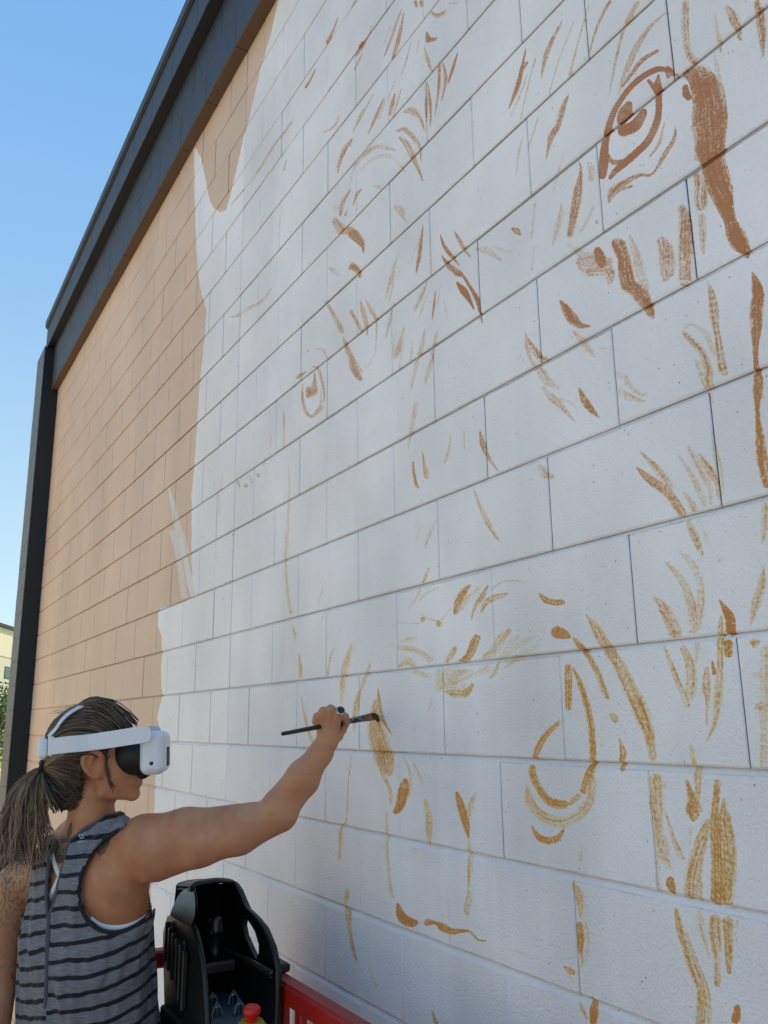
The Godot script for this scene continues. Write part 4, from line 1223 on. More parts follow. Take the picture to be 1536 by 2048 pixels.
	stroke(0.7, [2166, 2984, 2182, 2985, 2164, 2968, 2179, 2968, 2157, 2943, 2172, 2944, 2150, 2914, 2172, 2916, 2146, 2873, 2171, 2877, 2142, 2833, 2170, 2837, 2135, 2797, 2163, 2801])
	stroke(0.65, [2179, 2956, 2185, 2957, 2168, 2922, 2192, 2927, 2169, 2885, 2196, 2890, 2164, 2846, 2191, 2849, 2153, 2801, 2180, 2803])
	stroke(0.5, [2150, 2894, 2187, 2898, 2142, 2853, 2185, 2858, 2137, 2803, 2177, 2809])
	stroke(0.4, [2107, 2784, 2120, 2787, 2111, 2749, 2124, 2753, 2125, 2721, 2128, 2722])
	stroke(0.6, [2132, 2783, 2157, 2787, 2128, 2753, 2153, 2758, 2132, 2715, 2147, 2719, 2128, 2680, 2143, 2684])
	stroke(0.6, [2155, 2784, 2179, 2789, 2155, 2754, 2174, 2758, 2154, 2724, 2169, 2727, 2156, 2704, 2162, 2705])
	stroke(0.3, [2181, 2784, 2187, 2784, 2175, 2752, 2179, 2753])
	stroke(0.9, [2163, 2665, 2174, 2667, 2155, 2647, 2172, 2650, 2153, 2638, 2167, 2640])

# ---------------------------------------------------------------- far left
func build_background() -> void:
	var cream := mat(Color(0.94, 0.91, 0.82), 0.8)
	var stucco := mat(Color(0.88, 0.87, 0.82), 0.85)
	var b := thing("apartment_building", "pale stucco building with a creamier upper band far off beyond the lot", "building", Vector3(-117, 0, -13.4))
	b.rotation.y = 1.13
	put("wall", box_mesh(Vector3(-14, 0, -26), Vector3(0, 11.5, 22), 0.02), stucco, b)
	put("upper_wall", box_mesh(Vector3(-14, 11.5, -26), Vector3(0.06, 15.0, 22), 0.02), cream, b)  # upper band in a creamier tone than the wall below
	put("roof", box_mesh(Vector3(-15, 15.0, -27), Vector3(0.35, 15.45, 23), 0.03), mat(Color(0.30, 0.26, 0.25), 0.7), b)
	var fr := mat(Color(0.22, 0.24, 0.25), 0.5)
	var glass := mat(Color(0.30, 0.36, 0.38), 0.12, 0.1)
	for row in [9.6, 5.9]:
		for col in 8:
			var z := 0.1 + 5.6 * (col - 4)
			var w := put("window", box_mesh(Vector3(-0.2, row - 0.75, z - 1.2), Vector3(0.05, row + 0.75, z + 1.2), 0.01), fr, b)
			put("pane", box_mesh(Vector3(-0.1, row - 0.66, z - 1.1), Vector3(0.07, row + 0.66, z + 1.1), 0.004), glass, w)
	# sunlit neighbour added across the lot, out of the picture to the left: its face throws warm light on the mural
	var nb := thing("added_neighbour", "long cream building added out of view to bounce warm light on the mural", "building", Vector3(-12.5, 0, 9.5))
	put("wall", box_mesh(Vector3(-10.5, 0, 0), Vector3(9.5, 9.5, 9), 0.02), mat(Color(0.90, 0.84, 0.72), 0.85), nb)
	put("roof", box_mesh(Vector3(-10.8, 9.5, -0.2), Vector3(9.8, 9.8, 9.3), 0.02), mat(Color(0.34, 0.31, 0.29), 0.7), nb)
	for col in 5:
		var x := -8.2 + col * 4.0
		var w := put("window", box_mesh(Vector3(x, 6.2, -0.03), Vector3(x + 1.3, 7.7, 0.2), 0.01), fr, nb)
		put("pane", box_mesh(Vector3(x + 0.08, 6.28, -0.05), Vector3(x + 1.22, 7.62, 0.1), 0.004), glass, w)
	# tree in front of it
	var t := thing("bushy_tree", "bushy green tree standing before the far pale building", "tree", Vector3(-62, 0.6, -6.4))
	put("trunk", tube_mesh([Vector3(0, -0.9, 0), Vector3(0.05, 0.8, 0.02), Vector3(0, 2.2, 0.1)], 0.16, 8, 4), mat(Color(0.25, 0.19, 0.14), 0.9), t)
	for k in 6:
		var a := TAU * k / 6.0
		put("limb", tube_mesh([Vector3(0, 1.2, 0.05), Vector3(cos(a) * 0.7, 2.2 + 0.2 * k, sin(a) * 0.7), Vector3(cos(a) * 1.3, 3.2 + 0.15 * k, sin(a) * 1.3)], 0.05, 6, 3), mat(Color(0.25, 0.19, 0.14), 0.9), t)
	var st := SurfaceTool.new()
	st.begin(Mesh.PRIMITIVE_TRIANGLES)
	var r := RandomNumberGenerator.new()
	r.seed = 8
	for c in 46:
		var cc := Vector3(r.randfn(0, 1.05), r.randf_range(0.3, 5.0), r.randfn(0, 1.05))
		var tone := r.randf_range(0.6, 1.3)
		for i in 90:
			var p := cc + Vector3(r.randfn(0, 0.38), r.randfn(0, 0.34), r.randfn(0, 0.38))
			var n := Vector3(r.randfn(), r.randfn() + 0.5, r.randfn()).normalized()
			var u := n.cross(Vector3(r.randfn(), r.randfn(), r.randfn())).normalized() * r.randf_range(0.07, 0.13)
			var w := n.cross(u) * 0.6
			st.set_normal(n)
			st.set_color(Color(0.09 * tone, 0.15 * tone, 0.035 * tone))
			for q in [p - u, p + w, p + u, p - u, p + u, p - w]: st.add_vertex(q)
	var lm := mat(Color.WHITE, 0.6)
	lm.vertex_color_use_as_albedo = true
	lm.backlight_enabled = true
	lm.backlight = Color(0.35, 0.4, 0.15)
	put("crown", st.commit(), lm, t).set_meta("kind", "stuff")
	# rail fence along the lot
	var f := thing("rail_fence", "dark two rail fence along the edge of the far pale lot", "fence", Vector3(-46, 0, 0))
	var fm := mat(Color(0.36, 0.34, 0.31), 0.6)
	for y in [1.62, 2.07]:
		put("rail", box_mesh(Vector3(-0.06, y - 0.075, -30), Vector3(0.06, y + 0.075, 20), 0.01), fm, f)
	for i in 11:
		put("post", box_mesh(Vector3(-0.07, 0, -30 + i * 4.9), Vector3(0.07, 2.25, -29.85 + i * 4.9), 0.01), fm, f)
	# low wall at the foot of the building
	var lw := put("retaining_wall", box_mesh(Vector3(-110.4, 2.0, -60), Vector3(-110, 3.45, 40), 0.02), mat(Color(0.62, 0.50, 0.44), 0.8))
	tag(lw, "low pinkish retaining wall at the foot of the far building", "wall")

# ---------------------------------------------------------------- scissor lift
func build_lift() -> void:
	var red := mat(Color(0.70, 0.10, 0.055), 0.42)
	red.albedo_texture = noise_ramp(Color(0.88, 0.85, 0.85), Color(1, 1, 1), 61)
	var worn := mat(Color(0.60, 0.16, 0.13), 0.5)
	var grey := mat(Color(0.55, 0.55, 0.56), 0.5, 0.2)
	var deck := 1.4
	var l := thing("scissor_lift", "red scissor lift platform raised beside the mural wall", "scissor lift")
	var x0 := 0.52
	var x1 := 4.0
	var z0 := 0.175
	var z1 := 1.55
	var top := 2.468
	put("deck", box_mesh(Vector3(x0, deck - 0.08, z0), Vector3(x1, deck, z1), 0.006), grey, l)
	# wall-side guard: square tube on flat bars
	put("top_rail", box_mesh(Vector3(x0, top - 0.046, z0), Vector3(x1, top, z0 + 0.048), 0.006), red, l)
	put("rail_cap", box_mesh(Vector3(x0 + 0.05, top + 0.0005, z0 + 0.010), Vector3(x1, top + 0.003, z0 + 0.043), 0.001), worn, l)
	put("mid_rail", box_mesh(Vector3(x0, 1.93, z0 + 0.003), Vector3(x1, 1.97, z0 + 0.043), 0.006), red, l)
	put("toe_board", box_mesh(Vector3(x0, deck, z0), Vector3(x1, deck + 0.15, z0 + 0.006), 0.002), red, l)
	var n := 0
	var x := x0 + 0.05
	while x < x1:
		put("guard_bar", box_mesh(Vector3(x, deck + 0.15, z0 + 0.012), Vector3(x + 0.036, top - 0.046, z0 + 0.03), 0.003), red, l)
		x += 0.098
	# end guard and outer guard
	put("top_rail", box_mesh(Vector3(x0, top - 0.046, z0 + 0.05), Vector3(x0 + 0.044, top, z1), 0.006), red, l)
	put("mid_rail", box_mesh(Vector3(x0, 1.93, z0 + 0.05), Vector3(x0 + 0.04, 1.97, z1), 0.006), red, l)
	put("top_rail", box_mesh(Vector3(x0, top - 0.046, z1 - 0.046), Vector3(x1, top, z1), 0.006), red, l)
	put("mid_rail", box_mesh(Vector3(x0 + 0.05, 1.93, z1 - 0.043), Vector3(x1, 1.97, z1 - 0.003), 0.006), red, l)
	for z in [z0 + 0.003, (z0 + z1) / 2.0, z1 - 0.043]:
		put("post", box_mesh(Vector3(x0 + 0.001, deck, z), Vector3(x0 + 0.041, top - 0.046, z + 0.04), 0.005), red, l)
	for xx in [1.7, 2.9, x1 - 0.05]:
		put("post", box_mesh(Vector3(xx, deck, z1 - 0.044), Vector3(xx + 0.04, top - 0.046, z1 - 0.004), 0.005), red, l)
	# scissor arms and base
	for s in [z0 + 0.25, z1 - 0.3]:
		for d in [0, 1]:
			var ya := 0.55 if d == 0 else deck - 0.1
			var yb := deck - 0.1 if d == 0 else 0.55
			put("scissor_arm", tube_mesh([Vector3(x0 + 0.3, ya, s + d * 0.07), Vector3(x1 - 0.4, yb, s + d * 0.07)], 0.045, 8, 1), grey, l)
	put("chassis", box_mesh(Vector3(x0 + 0.05, 0.18, z0 + 0.1), Vector3(x1 - 0.1, 0.5, z1 - 0.1), 0.02), red, l)
	for xx in [x0 + 0.5, x1 - 0.6]:
		for z in [z0 + 0.04, z1 - 0.16]:
			var st := started()
			lathe(st, Vector3(xx, 0.19, z), Vector3(0, 0, 1), [[0.0, 0.0], [0.0, 0.15], [0.015, 0.19], [0.105, 0.19], [0.12, 0.15], [0.12, 0.0]])
			put("wheel", done(st), mat(Color(0.08, 0.08, 0.08), 0.8), l)

func flat2(pts: Array) -> PackedVector2Array:
	var o := PackedVector2Array()
	for p in pts: o.append(Vector2(p.x, p.y))
	return o

func build_control_box() -> void:
	var blk := mat(Color(0.045, 0.046, 0.05), 0.42)
	blk.albedo_texture = noise_ramp(Color(0.75, 0.75, 0.75), Color(1, 1, 1), 71)
	var c := thing("control_box", "black plastic lift control box with a tall hood hung on the red guard rail", "control box")
	# right cheek with the long hand hole
	var rp := [Vector3(0.6836, 2.6456, 0.2400), Vector3(0.7414, 2.6513, 0.2400), Vector3(0.7723, 2.6407, 0.2400), Vector3(0.8032, 2.6205, 0.2400), Vector3(0.8331, 2.6033, 0.2400), Vector3(0.8960, 2.5935, 0.2400), Vector3(0.9563, 2.5774, 0.2400), Vector3(1.0052, 2.5447, 0.2400), Vector3(1.0377, 2.4963, 0.2400), Vector3(1.0369, 2.3724, 0.2400), Vector3(1.0018, 2.2885, 0.2400), Vector3(0.5885, 2.1665, 0.2400), Vector3(0.5433, 2.5931, 0.2400), Vector3(0.6240, 2.6344, 0.2400)]
	var rh := [Vector3(0.8136, 2.5756, 0.2400), Vector3(0.8365, 2.5796, 0.2400), Vector3(0.8703, 2.5688, 0.2400), Vector3(0.8948, 2.5579, 0.2400), Vector3(0.9195, 2.5347, 0.2400), Vector3(0.9207, 2.5141, 0.2400), Vector3(0.9051, 2.4971, 0.2400), Vector3(0.8740, 2.5093, 0.2400), Vector3(0.8490, 2.5232, 0.2400), Vector3(0.8235, 2.5363, 0.2400), Vector3(0.8076, 2.5588, 0.2400)]
	put("side_cheek", plate(flat2(rp), 0.228, 0.241, flat2(rh)), blk, c)
	var lp := [Vector3(0.8136, 2.6512, 0.4000), Vector3(0.8646, 2.6801, 0.4000), Vector3(0.8772, 2.6586, 0.4000), Vector3(0.8880, 2.6349, 0.4000), Vector3(0.8612, 2.5980, 0.4000), Vector3(0.8862, 2.5864, 0.4000), Vector3(0.9107, 2.5751, 0.4000), Vector3(0.9485, 2.5413, 0.4000), Vector3(0.9790, 2.4967, 0.4000), Vector3(1.0103, 2.4051, 0.4000), Vector3(1.0257, 2.3256, 0.4000), Vector3(0.7309, 2.2386, 0.4000), Vector3(0.7040, 2.3249, 0.4000), Vector3(0.6567, 2.5040, 0.4000), Vector3(0.6520, 2.5327, 0.4000), Vector3(0.6855, 2.5807, 0.4000), Vector3(0.7553, 2.5866, 0.4000)]
	var lh := [Vector3(0.8037, 2.5433, 0.4000), Vector3(0.8432, 2.5520, 0.4000), Vector3(0.8734, 2.5339, 0.4000), Vector3(0.8920, 2.5096, 0.4000), Vector3(0.8352, 2.4919, 0.4000), Vector3(0.8116, 2.5157, 0.4000)]
	put("side_cheek", plate(flat2(lp), 0.394, 0.407, flat2(lh)), blk, c)
	# rounded lips along both front edges
	var st := started()
	st.set_smooth_group(0)
	var e1 := spline([Vector3(0.6836, 2.6456, 0.2400), Vector3(0.7414, 2.6513, 0.2400), Vector3(0.7723, 2.6407, 0.2400), Vector3(0.8032, 2.6205, 0.2400), Vector3(0.8331, 2.6033, 0.2400), Vector3(0.8960, 2.5935, 0.2400), Vector3(0.9563, 2.5774, 0.2400), Vector3(1.0052, 2.5447, 0.2400), Vector3(1.0377, 2.4963, 0.2400), Vector3(1.0369, 2.3724, 0.2400), Vector3(1.0018, 2.2885, 0.2400)], 4)
	var rr := []
	for i in e1.size(): rr.append(0.0075)
	tube(st, e1, rr, 8)
	var e2 := spline([Vector3(0.8646, 2.6801, 0.4000), Vector3(0.8772, 2.6586, 0.4000), Vector3(0.8880, 2.6349, 0.4000), Vector3(0.8612, 2.5980, 0.4000), Vector3(0.8862, 2.5864, 0.4000), Vector3(0.9107, 2.5751, 0.4000), Vector3(0.9485, 2.5413, 0.4000), Vector3(0.9790, 2.4967, 0.4000), Vector3(1.0103, 2.4051, 0.4000), Vector3(1.0257, 2.3256, 0.4000)], 4)
	rr = []
	for i in e2.size(): rr.append(0.0075)
	tube(st, e2, rr, 8)
	put("edge_lip", done(st), blk, c)
	# hood over the top, running back
	st = started()
	st.set_smooth_group(0)
	var rim := spline([Vector3(0.8650, 2.6767, 0.4000), Vector3(0.8640, 2.6844, 0.3850), Vector3(0.8118, 2.6779, 0.3200), Vector3(0.7534, 2.6615, 0.2620), Vector3(0.7415, 2.6500, 0.2400)], 4)
	for i in rim.size() - 1:
		var bk := Vector3(-0.13, -0.015, 0)
		quad(st, rim[i], rim[i + 1], rim[i + 1] + bk, rim[i] + bk)
		var dn := Vector3(0, -0.008, 0)
		quad(st, rim[i] + dn, rim[i] + dn + bk, rim[i + 1] + dn + bk, rim[i + 1] + dn)
	rr = []
	for i in rim.size(): rr.append(0.0075)
	tube(st, rim, rr, 8)
	put("hood", done(st), blk, c)
	st = started()
	for i in rim.size() - 1:
		var bk := Vector3(-0.13, -0.015, 0)
		var low := 2.565 if i < 4 else 2.22
		var p0: Vector3 = rim[i] + bk
		var p1: Vector3 = rim[i + 1] + bk
		var q0 := Vector3(p0.x - 0.02, low, p0.z)
		var q1 := Vector3(p1.x - 0.02, low, p1.z)
		quad(st, p0, p1, q1, q0)
		var th := Vector3(-0.008, 0, 0)
		quad(st, p0 + th, q0 + th, q1 + th, p1 + th)
		quad(st, q0, q1, q1 + th, q0 + th)
	put("back_panel", done(st), blk, c)
	# ribbed outer face of the near cheek
	for i in 6:
		var a := Vector3(0.7192, 2.5791, 0.4100) + Vector3(0.03 * i, -0.008 * i, 0)
		put("rib", box_mesh(a + Vector3(-0.006, -0.10 - 0.008 * i, -0.002), a + Vector3(0.006, -0.006, 0.012), 0.004), blk, c)
	put("lower_shell", box_mesh(Vector3(0.69, 2.20, 0.395), Vector3(0.965, 2.37, 0.418), 0.006), blk, c)
	# bent bright metal guard between rib face and hood
	st = started()
	st.set_smooth_group(0)
	var ga := [Vector3(0.8607, 2.6782, 0.3980), Vector3(0.9305, 2.6593, 0.4150), Vector3(0.9817, 2.6339, 0.4320), Vector3(0.9944, 2.6126, 0.4450)]
	var gb := [Vector3(0.8134, 2.6677, 0.3980), Vector3(0.8161, 2.6559, 0.4180), Vector3(0.8329, 2.6291, 0.4400), Vector3(0.8538, 2.6155, 0.4520)]
	ga = spline(ga, 4)
	gb = spline(gb, 4)
	for i in ga.size() - 1:
		var th := Vector3(0.0, -0.002, -0.003)
		quad(st, ga[i], ga[i + 1], gb[i + 1], gb[i])
		quad(st, ga[i] + th, gb[i] + th, gb[i + 1] + th, ga[i + 1] + th)
	var met := mat(Color(0.33, 0.29, 0.23), 0.28, 1.0)
	put("metal_guard", done(st), met, c)
	# bar inside, joystick, panel, guards, stop button
	put("inner_bar", tube_mesh([Vector3(0.7453, 2.4912, 0.2620), Vector3(0.9096, 2.4988, 0.2620), Vector3(1.0466, 2.5025, 0.2620)], 0.006, 8, 3), mat(Color(0.16, 0.16, 0.155), 0.35), c)
	put("inner_bar", tube_mesh([Vector3(0.7225, 2.4772, 0.2560), Vector3(0.8954, 2.4846, 0.2560), Vector3(1.0332, 2.4878, 0.2560)], 0.0045, 8, 3), blk, c)
	st = started()
	st.set_smooth_group(0)
	var jb := Vector3(0.8190, 2.4913, 0.3200)
	lathe(st, jb, Vector3(0, 1, 0), [[0.0, 0.0], [0.0, 0.020], [0.02, 0.017], [0.055, 0.017], [0.058, 0.0205], [0.075, 0.0205], [0.085, 0.017], [0.095, 0.018], [0.10, 0.014], [0.102, 0.0]])
	put("joystick", done(st), mat(Color(0.05, 0.055, 0.06), 0.3), c)
	put("joystick_base", box_mesh(jb + Vector3(-0.05, -0.03, -0.05), jb + Vector3(0.03, -0.002, 0.05), 0.006), blk, c)
	var pa := Vector3(0.8501, 2.3850, 0.2731)
	var panel := mat(Color(0.40, 0.45, 0.49), 0.4)
	put("panel", box_mesh(Vector3(0.70, 2.365, 0.245), Vector3(1.0, 2.378, 0.39), 0.004), panel, c)
	put("floor_plate", box_mesh(Vector3(0.65, 2.20, 0.243), Vector3(1.0, 2.36, 0.392), 0.004), blk, c)
	var clear := mat(Color(0.42, 0.45, 0.47), 0.3)
	for s in [Vector3(0.8232, 2.3950, 0.2686), Vector3(0.9026, 2.3950, 0.2828), Vector3(0.8938, 2.3950, 0.3378), Vector3(0.8131, 2.3950, 0.3211)]:
		st = started()
		st.set_smooth_group(0)
		var arc := []
		var ar := []
		for i in 9:
			var a := PI * i / 8.0
			arc.append(s + Vector3(cos(a) * 0.006, sin(a) * 0.024 - 0.012, cos(a) * 0.015))
			ar.append(0.009)
		tube(st, arc, ar, 8, 0.35, Vector3(0, 0, 1))
		var sg := put("switch_guard", done(st), clear, c)
		st = started()
		lathe(st, s + Vector3(0, -0.014, 0), Vector3(0.2, 0.97, 0.1).normalized(), [[0.0, 0.0035], [0.022, 0.0025], [0.026, 0.0]], 8)
		put("toggle", done(st), mat(Color(0.7, 0.7, 0.7), 0.25, 1.0), sg)
	st = started()
	st.set_smooth_group(0)
	var eb := Vector3(1.1143, 2.4174, 0.3350)
	var up := Vector3(0.12, 0.99, 0.05).normalized()
	lathe(st, eb, up, [[-0.01, 0.029], [0.004, 0.031], [0.010, 0.026], [0.010, 0.0]])
	put("yellow_collar", done(st), mat(Color(0.62, 0.52, 0.09), 0.5), c)
	st = started()
	st.set_smooth_group(0)
	lathe(st, eb, up, [[0.010, 0.0125], [0.024, 0.0125], [0.026, 0.018], [0.030, 0.0195], [0.038, 0.0195], [0.0415, 0.017], [0.0425, 0.012], [0.0425, 0.0]])
	put("stop_button", done(st), mat(Color(0.78, 0.09, 0.07), 0.35), c)
	# clip over the rail
	st = started()
	box(st, Vector3(0.86, 2.471, 0.172), Vector3(0.965, 2.492, 0.24), 0.006)
	box(st, Vector3(0.86, 2.40, 0.2245), Vector3(0.965, 2.475, 0.234), 0.003)
	put("rail_clip", done(st), mat(Color(0.075, 0.08, 0.09), 0.5), c)

# ---------------------------------------------------------------- the painter
const LAT := Vector3(0.954, 0, -0.300)     # to her right
const BACK := Vector3(0.300, 0, 0.954)     # out of her back
const AWAY := Vector3(0.861, 0, 0.508)     # out of the bare flank under the raised arm
const ES := Vector3(0.508, 0, -0.861)
var HX := Vector3(0.364, 0.045, -0.930)    # where the head looks
var HY := Vector3(-0.02, 0.999, 0.03)
var HZ := Vector3(0.931, 0.0, 0.364)       # out of her right ear
var HC := Vector3(0.8451, 3.0354, 0.6710)

func back_uv(p: Vector3) -> Vector2:
	return Vector2((p.dot(ES) + 0.45) / 0.7, (3.25 - p.y) / 0.9)

func build_person() -> void:
	var body := Field.new()
	# trunk
	body.bone(Vector3(0.7414, 2.7173, 0.6329), Vector3(0.6902, 2.5728, 0.6200), 0.150, 0.154, 0.03, BACK, 1.5)
	body.bone(Vector3(0.6902, 2.5728, 0.6200), Vector3(0.6247, 2.3331, 0.5854), 0.152, 0.150, 0.03, BACK, 1.35)
	body.bone(Vector3(0.7369, 2.7728, 0.6674), Vector3(0.8653, 2.7568, 0.5737), 0.052, 0.056, 0.04)
	body.bone(Vector3(0.7926, 2.7952, 0.6343), Vector3(0.9372, 2.7975, 0.5525), 0.040, 0.058, 0.03)
	body.bone(Vector3(0.8797, 2.7315, 0.5878), Vector3(0.8449, 2.6390, 0.5618), 0.068, 0.055, 0.05)
	# neck
	body.bone(Vector3(0.7895, 2.8099, 0.6467), Vector3(0.8228, 2.9156, 0.6511), 0.060, 0.052, 0.035)
	# right arm, raised to the wall
	body.bone(Vector3(0.9569, 2.7986, 0.5399), Vector3(1.0126, 2.8306, 0.4710), 0.070, 0.050, 0.035)
	body.bone(Vector3(1.0121, 2.8283, 0.4708), Vector3(1.0841, 2.8558, 0.3315), 0.050, 0.038, 0.025)
	body.bone(Vector3(0.9684, 2.7739, 0.5227), Vector3(1.0327, 2.7992, 0.4421), 0.056, 0.046, 0.022)
	body.bone(Vector3(1.0327, 2.7992, 0.4421), Vector3(1.0749, 2.8220, 0.3613), 0.046, 0.045, 0.022)
	body.bone(Vector3(1.0749, 2.8220, 0.3613), Vector3(1.1061, 2.8574, 0.2749), 0.044, 0.038, 0.02)
	body.bone(Vector3(1.1223, 2.8522, 0.2610), Vector3(1.1292, 2.8582, 0.2563), 0.0155, 0.0145, 0.022)
	body.bone(Vector3(1.1187, 2.8778, 0.2937), Vector3(1.1222, 2.8661, 0.2820), 0.030, 0.024, 0.02)
	body.bone(Vector3(1.1140, 2.8714, 0.2681), Vector3(1.1448, 2.9389, 0.2222), 0.0350, 0.0310, 0.018)
	body.bone(Vector3(1.1448, 2.9389, 0.2222), Vector3(1.1665, 3.0051, 0.1887), 0.0310, 0.0245, 0.018)
	body.bone(Vector3(1.1191, 2.8954, 0.2812), Vector3(1.1548, 2.9575, 0.2404), 0.031, 0.028, 0.018)
	body.bone(Vector3(1.1548, 2.9575, 0.2404), Vector3(1.1686, 3.0147, 0.1939), 0.028, 0.018, 0.018)
	body.bone(Vector3(1.1665, 3.0051, 0.1887), Vector3(1.1751, 3.0356, 0.1767), 0.0255, 0.0225, 0.02)
	# left arm, hanging
	body.bone(Vector3(0.6874, 2.7334, 0.6918), Vector3(0.5802, 2.6832, 0.7581), 0.062, 0.054, 0.04)
	body.bone(Vector3(0.5639, 2.6762, 0.7722), Vector3(0.5277, 2.4921, 0.7857), 0.051, 0.042, 0.03)
	body.bone(Vector3(0.5277, 2.4921, 0.7857), Vector3(0.5934, 2.3276, 0.7977), 0.042, 0.032, 0.02)
	var skin := mat(Color.WHITE, 0.56)
	skin.albedo_texture = skin_texture()
	skin.texture_repeat = false
	skin.subsurf_scatter_enabled = true
	skin.subsurf_scatter_strength = 0.04
	skin.heightmap_enabled = true
	skin.heightmap_texture = noise_tex(23, 0.16, 3, 1024)
	skin.heightmap_scale = 0.05
	var st := SurfaceTool.new()
	st.begin(Mesh.PRIMITIVE_TRIANGLES)
	var uvf := back_uv
	net(st, body, Vector3(0.45, 2.25, 0.02), Vector3(1.42, 3.17, 1.05), 0.006, uvf)
	# head: cranium, face, jaw, lips, nose, ear on the same neck
	var head := Field.new()
	head.bone(Vector3(0.7895, 2.8099, 0.6467), Vector3(0.8228, 2.9156, 0.6511), 0.060, 0.052, 0.035)
	var fr := Basis(HX, HY, HZ)
	head.ball(HC, fr, Vector3(0.099, 0.086, 0.073), 0.03)
	head.ball(Vector3(0.8728, 2.9815, 0.6083), fr, Vector3(0.050, 0.066, 0.056), 0.03)
	for s in [-1.0, 1.0]:
		head.bone(Vector3(0.8459, 2.9216, 0.6251) + HZ * 0.046 * s, Vector3(0.8751, 2.9111, 0.5705) + HZ * 0.014 * s, 0.015, 0.013, 0.025)
		head.bone(Vector3(0.8693, 2.9598, 0.6038) + HZ * 0.040 * s, Vector3(0.8835, 2.9497, 0.5748) + HZ * 0.016 * s, 0.016, 0.015, 0.025)
	head.bone(Vector3(0.8789, 2.9110, 0.5641) + HZ * 0.006, Vector3(0.8789, 2.9110, 0.5641) - HZ * 0.006, 0.0135, 0.0135, 0.012)
	head.bone(Vector3(0.8937, 2.9543, 0.5598) + HZ * 0.010, Vector3(0.8937, 2.9543, 0.5598) - HZ * 0.010, 0.0098, 0.0098, 0.005)
	head.bone(Vector3(0.8885, 2.9363, 0.5599) + HZ * 0.009, Vector3(0.8885, 2.9363, 0.5599) - HZ * 0.009, 0.0085, 0.0085, 0.005)
	head.bone(Vector3(0.8850, 2.9448, 0.5700), Vector3(0.9019, 3.0050, 0.5703), 0.016, 0.012, 0.02)
	head.bone(Vector3(0.9082, 3.0170, 0.5653), Vector3(0.9065, 2.9685, 0.5449), 0.008, 0.011, 0.012)
	# ear
	var ear := [Vector3(0.9269, 2.9922, 0.6574), Vector3(0.9397, 3.0077, 0.6635), Vector3(0.9407, 3.0162, 0.6759), Vector3(0.9352, 3.0153, 0.6909), Vector3(0.9280, 3.0051, 0.7002), Vector3(0.9228, 2.9889, 0.6992), Vector3(0.9195, 2.9735, 0.6894), Vector3(0.9165, 2.9614, 0.6764), Vector3(0.9156, 2.9563, 0.6654)]
	ear = spline(ear, 3)
	for i in ear.size() - 1: head.bone(ear[i], ear[i + 1], 0.0046, 0.0046, 0.004)
	head.bone(Vector3(0.9137, 2.9596, 0.6641), Vector3(0.9152, 2.9676, 0.6614), 0.0065, 0.006, 0.006)
	head.bone(Vector3(0.9235, 2.9999, 0.6851), Vector3(0.9181, 2.9716, 0.6705), 0.0095, 0.008, 0.006, HZ, 2.4)
	head.bone(Vector3(0.9323, 3.0047, 0.6826), Vector3(0.9253, 2.9862, 0.6846), 0.0035, 0.003, 0.004)
	head.bone(Vector3(0.9237, 2.9851, 0.6574), Vector3(0.9205, 2.9758, 0.6584), 0.004, 0.004, 0.004)
	net(st, head, HC + Vector3(-0.15, -0.165, -0.15), HC + Vector3(0.15, 0.115, 0.15), 0.0036, uvf)
	# hand: palm, four fingers closed round the handle, thumb
	var hand := Field.new()
	hand.bone(Vector3(1.1665, 3.0051, 0.1887), Vector3(1.1751, 3.0356, 0.1767), 0.0255, 0.0225, 0.02)
	hand.bone(Vector3(1.1746, 3.0332, 0.1765), Vector3(1.1819, 3.0570, 0.1775), 0.023, 0.022, 0.02)
	# metacarpals fan out to four raised knuckles
	for m in [[Vector3(1.1703, 3.0476, 0.1826), Vector3(1.1762, 3.0895, 0.2048), 0.0108], [Vector3(1.1760, 3.0499, 0.1800), Vector3(1.1911, 3.1012, 0.1973), 0.0115], [Vector3(1.1791, 3.0498, 0.1747), Vector3(1.2042, 3.1056, 0.1834), 0.0120], [Vector3(1.1805, 3.0473, 0.1671), Vector3(1.2076, 3.0995, 0.1646), 0.0118]]:
		hand.bone(m[0], m[1], 0.0155, m[2], 0.007)
	hand.bone(Vector3(1.1684, 3.0474, 0.1775), Vector3(1.1768, 3.0856, 0.1777), 0.018, 0.022, 0.012, Vector3(0.861, 0, 0.508), 1.7)
	# knuckle bones and tendons that stand out on the back of the hand
	for m in [[Vector3(1.1867, 3.0525, 0.1894), Vector3(1.1853, 3.0907, 0.2092), 0.0055], [Vector3(1.1937, 3.0549, 0.1889), Vector3(1.2004, 3.1034, 0.2019), 0.0062], [Vector3(1.1971, 3.0549, 0.1851), Vector3(1.2139, 3.1079, 0.1883), 0.0065], [Vector3(1.1963, 3.0524, 0.1793), Vector3(1.2168, 3.1018, 0.1693), 0.0060]]:
		hand.bone(m[0], m[1], 0.0025, m[2], 0.006)
	hand.chain([Vector3(1.1783, 3.0907, 0.2058), Vector3(1.1484, 3.0812, 0.1953), Vector3(1.1380, 3.0642, 0.1804), Vector3(1.1541, 3.0581, 0.1787)], [0.0115, 0.0102, 0.0088, 0.0075], 0.003)
	hand.chain([Vector3(1.1917, 3.1035, 0.1975), Vector3(1.1551, 3.0943, 0.1780), Vector3(1.1423, 3.0711, 0.1603), Vector3(1.1568, 3.0615, 0.1634)], [0.0120, 0.0104, 0.0092, 0.008], 0.003)
	hand.chain([Vector3(1.2038, 3.1080, 0.1832), Vector3(1.1752, 3.0999, 0.1548), Vector3(1.1547, 3.0757, 0.1414), Vector3(1.1643, 3.0637, 0.1478)], [0.0124, 0.0106, 0.0094, 0.008], 0.003)
